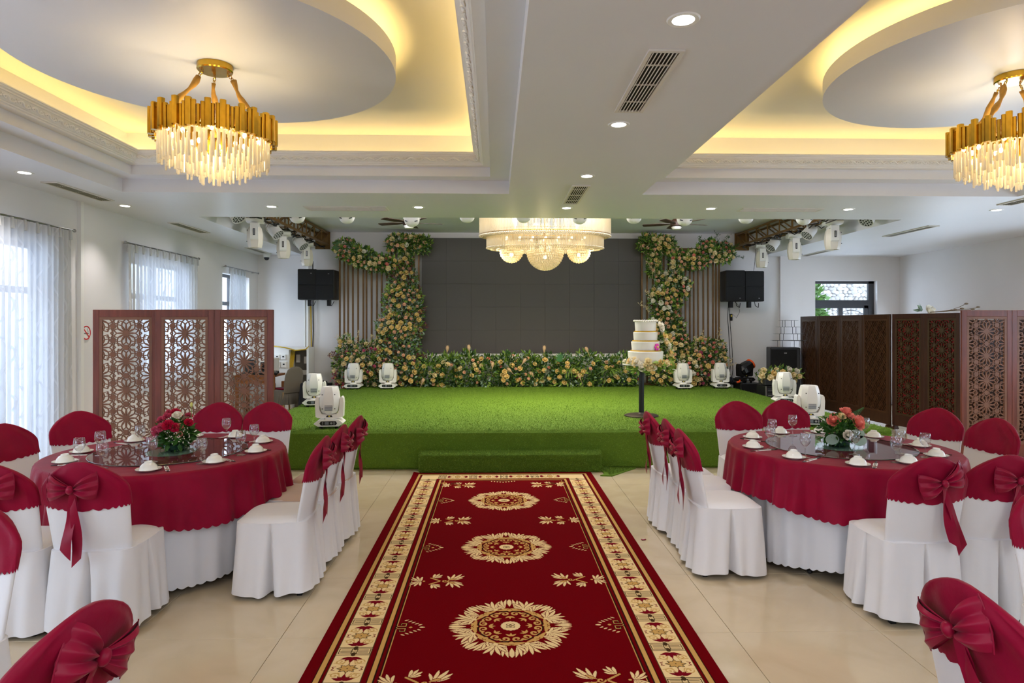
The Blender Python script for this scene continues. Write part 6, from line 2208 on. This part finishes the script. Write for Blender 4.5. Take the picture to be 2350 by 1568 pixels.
MB().tube([(-.1, -.1, .625), (.02, -.05, .66), (.10, .05, .64), (.15, .12, .63)], .010, 5).build('coiled_lead', M['black'], bs)
sk2 = thing('wall_socket_box', 'small dark box low on the wall left of the pink sprigs', 'socket', (aty(757, 885, 13.15)[0], 13.15, aty(757, 885, 13.15)[1]))
MB().bevbox((0, 0, 0), (.09, .08, .11), .006).build('case', M['darkgrey'], sk2)
MB().bevbox((0, -.042, 0), (.05, .006, .06), .002).build('face', M['black'], sk2)

# far corner: black speaker, wire cake rack, flight case, black-orange lamp
sp_ = thing('floor_loudspeaker', 'tall black floor loudspeaker beside the dark walnut screen', 'loudspeaker', (aty(1802, 830, 12.75)[0], 12.85, 0), -.25)
MB().bevbox((0, 0, .61), (.56, .5, 1.20), .015).build('cabinet', M['darkgrey'], sp_)
MB().bevbox((-.03, -.255, .61), (.48, .02, 1.12), .006).build('grille', M['grille'], sp_)
MB().bevbox((.0, -.268, 1.10), (.05, .004, .02), .001).build('badge', M['steel'], sp_)
wr_ = thing('wire_cake_rack', 'tiered thin wire rack standing on the tall black loudspeaker', 'rack', (aty(1812, 797, 12.75)[0], 12.80, 1.212))
for k in range(4):
    w_ = .30 - .045 * k
    z0_, z1_ = k * .135, (k + 1) * .135
    b = MB()
    for a in range(4):
        u = PI / 4 + a * PI / 2
        b.cyl((w_ * math.cos(u) * .8, w_ * math.sin(u) * .5, z0_), (w_ * math.cos(u) * .8, w_ * math.sin(u) * .5, z1_), .006, n=6)
    b.lathe([(w_ * 1.08, z1_ - .004), (w_ * 1.08, z1_ + .002)], 24, sy=.6)
    b.lathe([(w_ * .5, z1_ - .004), (w_ * .5, z1_ + .002)], 24, sy=.6)
    for s in range(3):
        b.box((0, (-.15 + .15 * s) * w_ / .3, z1_), (w_ * 2, .006, .006))
    b.build('wire_tier', M['steel'], wr_)
bx = thing('black_case', 'low black case under the black and orange lamp', 'case', (4.90, 12.35, 0), .0)
MB().bevbox((0, 0, .27), (.42, .4, .54), .012).build('body', M['black'], bx)
MB().bevbox((0, -.203, .30), (.12, .01, .05), .003).build('recessed_handle', M['darkgrey'], bx)
om = moving_head('black moving-head lamp with orange lens ring on the low black case', body='black', name='black_moving_head', headlen=1.0)
om.location = (4.84, 12.35, .54); om.rotation_euler = (0, 0, .3); om.scale = (.98, .98, .98)
for ch in om.children:
    if ch.name.startswith('head'):
        ch.rotation_euler = (-.1, 1.05, 0); ch.location = (-.24, 0, .12)
        orb = MB().lathe([(.085, .46), (.105, .47), (.108, .50), (.09, .505), (.085, .49)], 24).build('orange_ring', M['orange'], ch, 40)
MB().tube([(-.17, -.08, .05), (-.22, -.12, .03), (-.26, -.10, .02)], .02, 6).build('orange_lead', M['orange'], om)
rk = thing('flight_case', 'silver-edged black equipment case with drawers on the floor at the stage corner', 'case', (aty(1776, 880, 11.4)[0], 11.45, 0), 0)
MB().bevbox((0, 0, .29), (.42, .42, .56), .008).build('body', M['black'], rk)
for sx in (-.21, .21):
    MB().bevbox((sx, -.212, .29), (.025, .02, .57), .004).build('metal_edge', M['steel'], rk)
for k in range(3):
    d_ = MB().bevbox((0, -.214, .50 - k * .09), (.37, .015, .075), .004).build('drawer_front', M['darkgrey'], rk)
    MB().bevbox((0, -.224, .50 - k * .09), (.36, .008, .012), .002).build('trim_strip', M['steel'], d_)
fx = arrangement('flower_box', 'box of cream and white roses on the silver-edged case', 'flowers',
    [B(1765, 862, 26, 14, 11.45, .2), B(1795, 858, 26, 14, 11.45, .2), B(1822, 862, 16, 12, 11.45, .16)], 42, 'ccwwcy', 300, 41, 11.5, (rk.location[0] + .05, 11.45, .58), (.3, .5, .2), 1.15)
MB().bevbox((0, 0, .05), (.5, .3, .10), .01).build('tray', M['darkgrey'], fx)
hose = thing('flexible_hose', 'grey ribbed flexible air hose lying at the back of the turf by the lamps', 'hose', (4.35, 12.55, SZ))
b = MB()
pts, rs = [], []
for k in range(80):
    s = k / 79
    pts.append((-.62 + 1.06 * s, .06 + .10 * math.sin(2.2 * s), .075 + (.075 * math.sin(max(0, (s - .45)) / .55 * PI) if s > .45 else 0)))
    rs.append(.072 if k % 2 else .060)
b.tube(pts, rs, 10)
b.build('ribbed_tube', M['darkgrey'], hose, 30)
MB().cyl(pts[0], (pts[0][0] + .05, pts[0][1], pts[0][2]), .076, n=14).build('collar', M['black'], hose)
cable('black lead curling behind the window-side chair', wpts([(166, 968), (172, 972), (180, 977), (187, 985), (192, 995), (194, 1010), (195, 1060), (196, 1110), (205, 1157)], 5.9), .007, 'black')
cr = thing('red_brick_weight', 'red lettered box end at the foot of the pink sprigs', 'box', (aty(793, 892, 12.45)[0], 12.45, SZ))
MB().bevbox((0, 0, .03), (.15, .08, .06), .004).build('box_body', mat('red_box', S(190, 62, 48), .6), cr)
for k in range(3): MB().bevbox((-.045 + k * .045, -.0415, .03), (.022, .003, .034), .001).build('white_letter', M['paper'], cr)
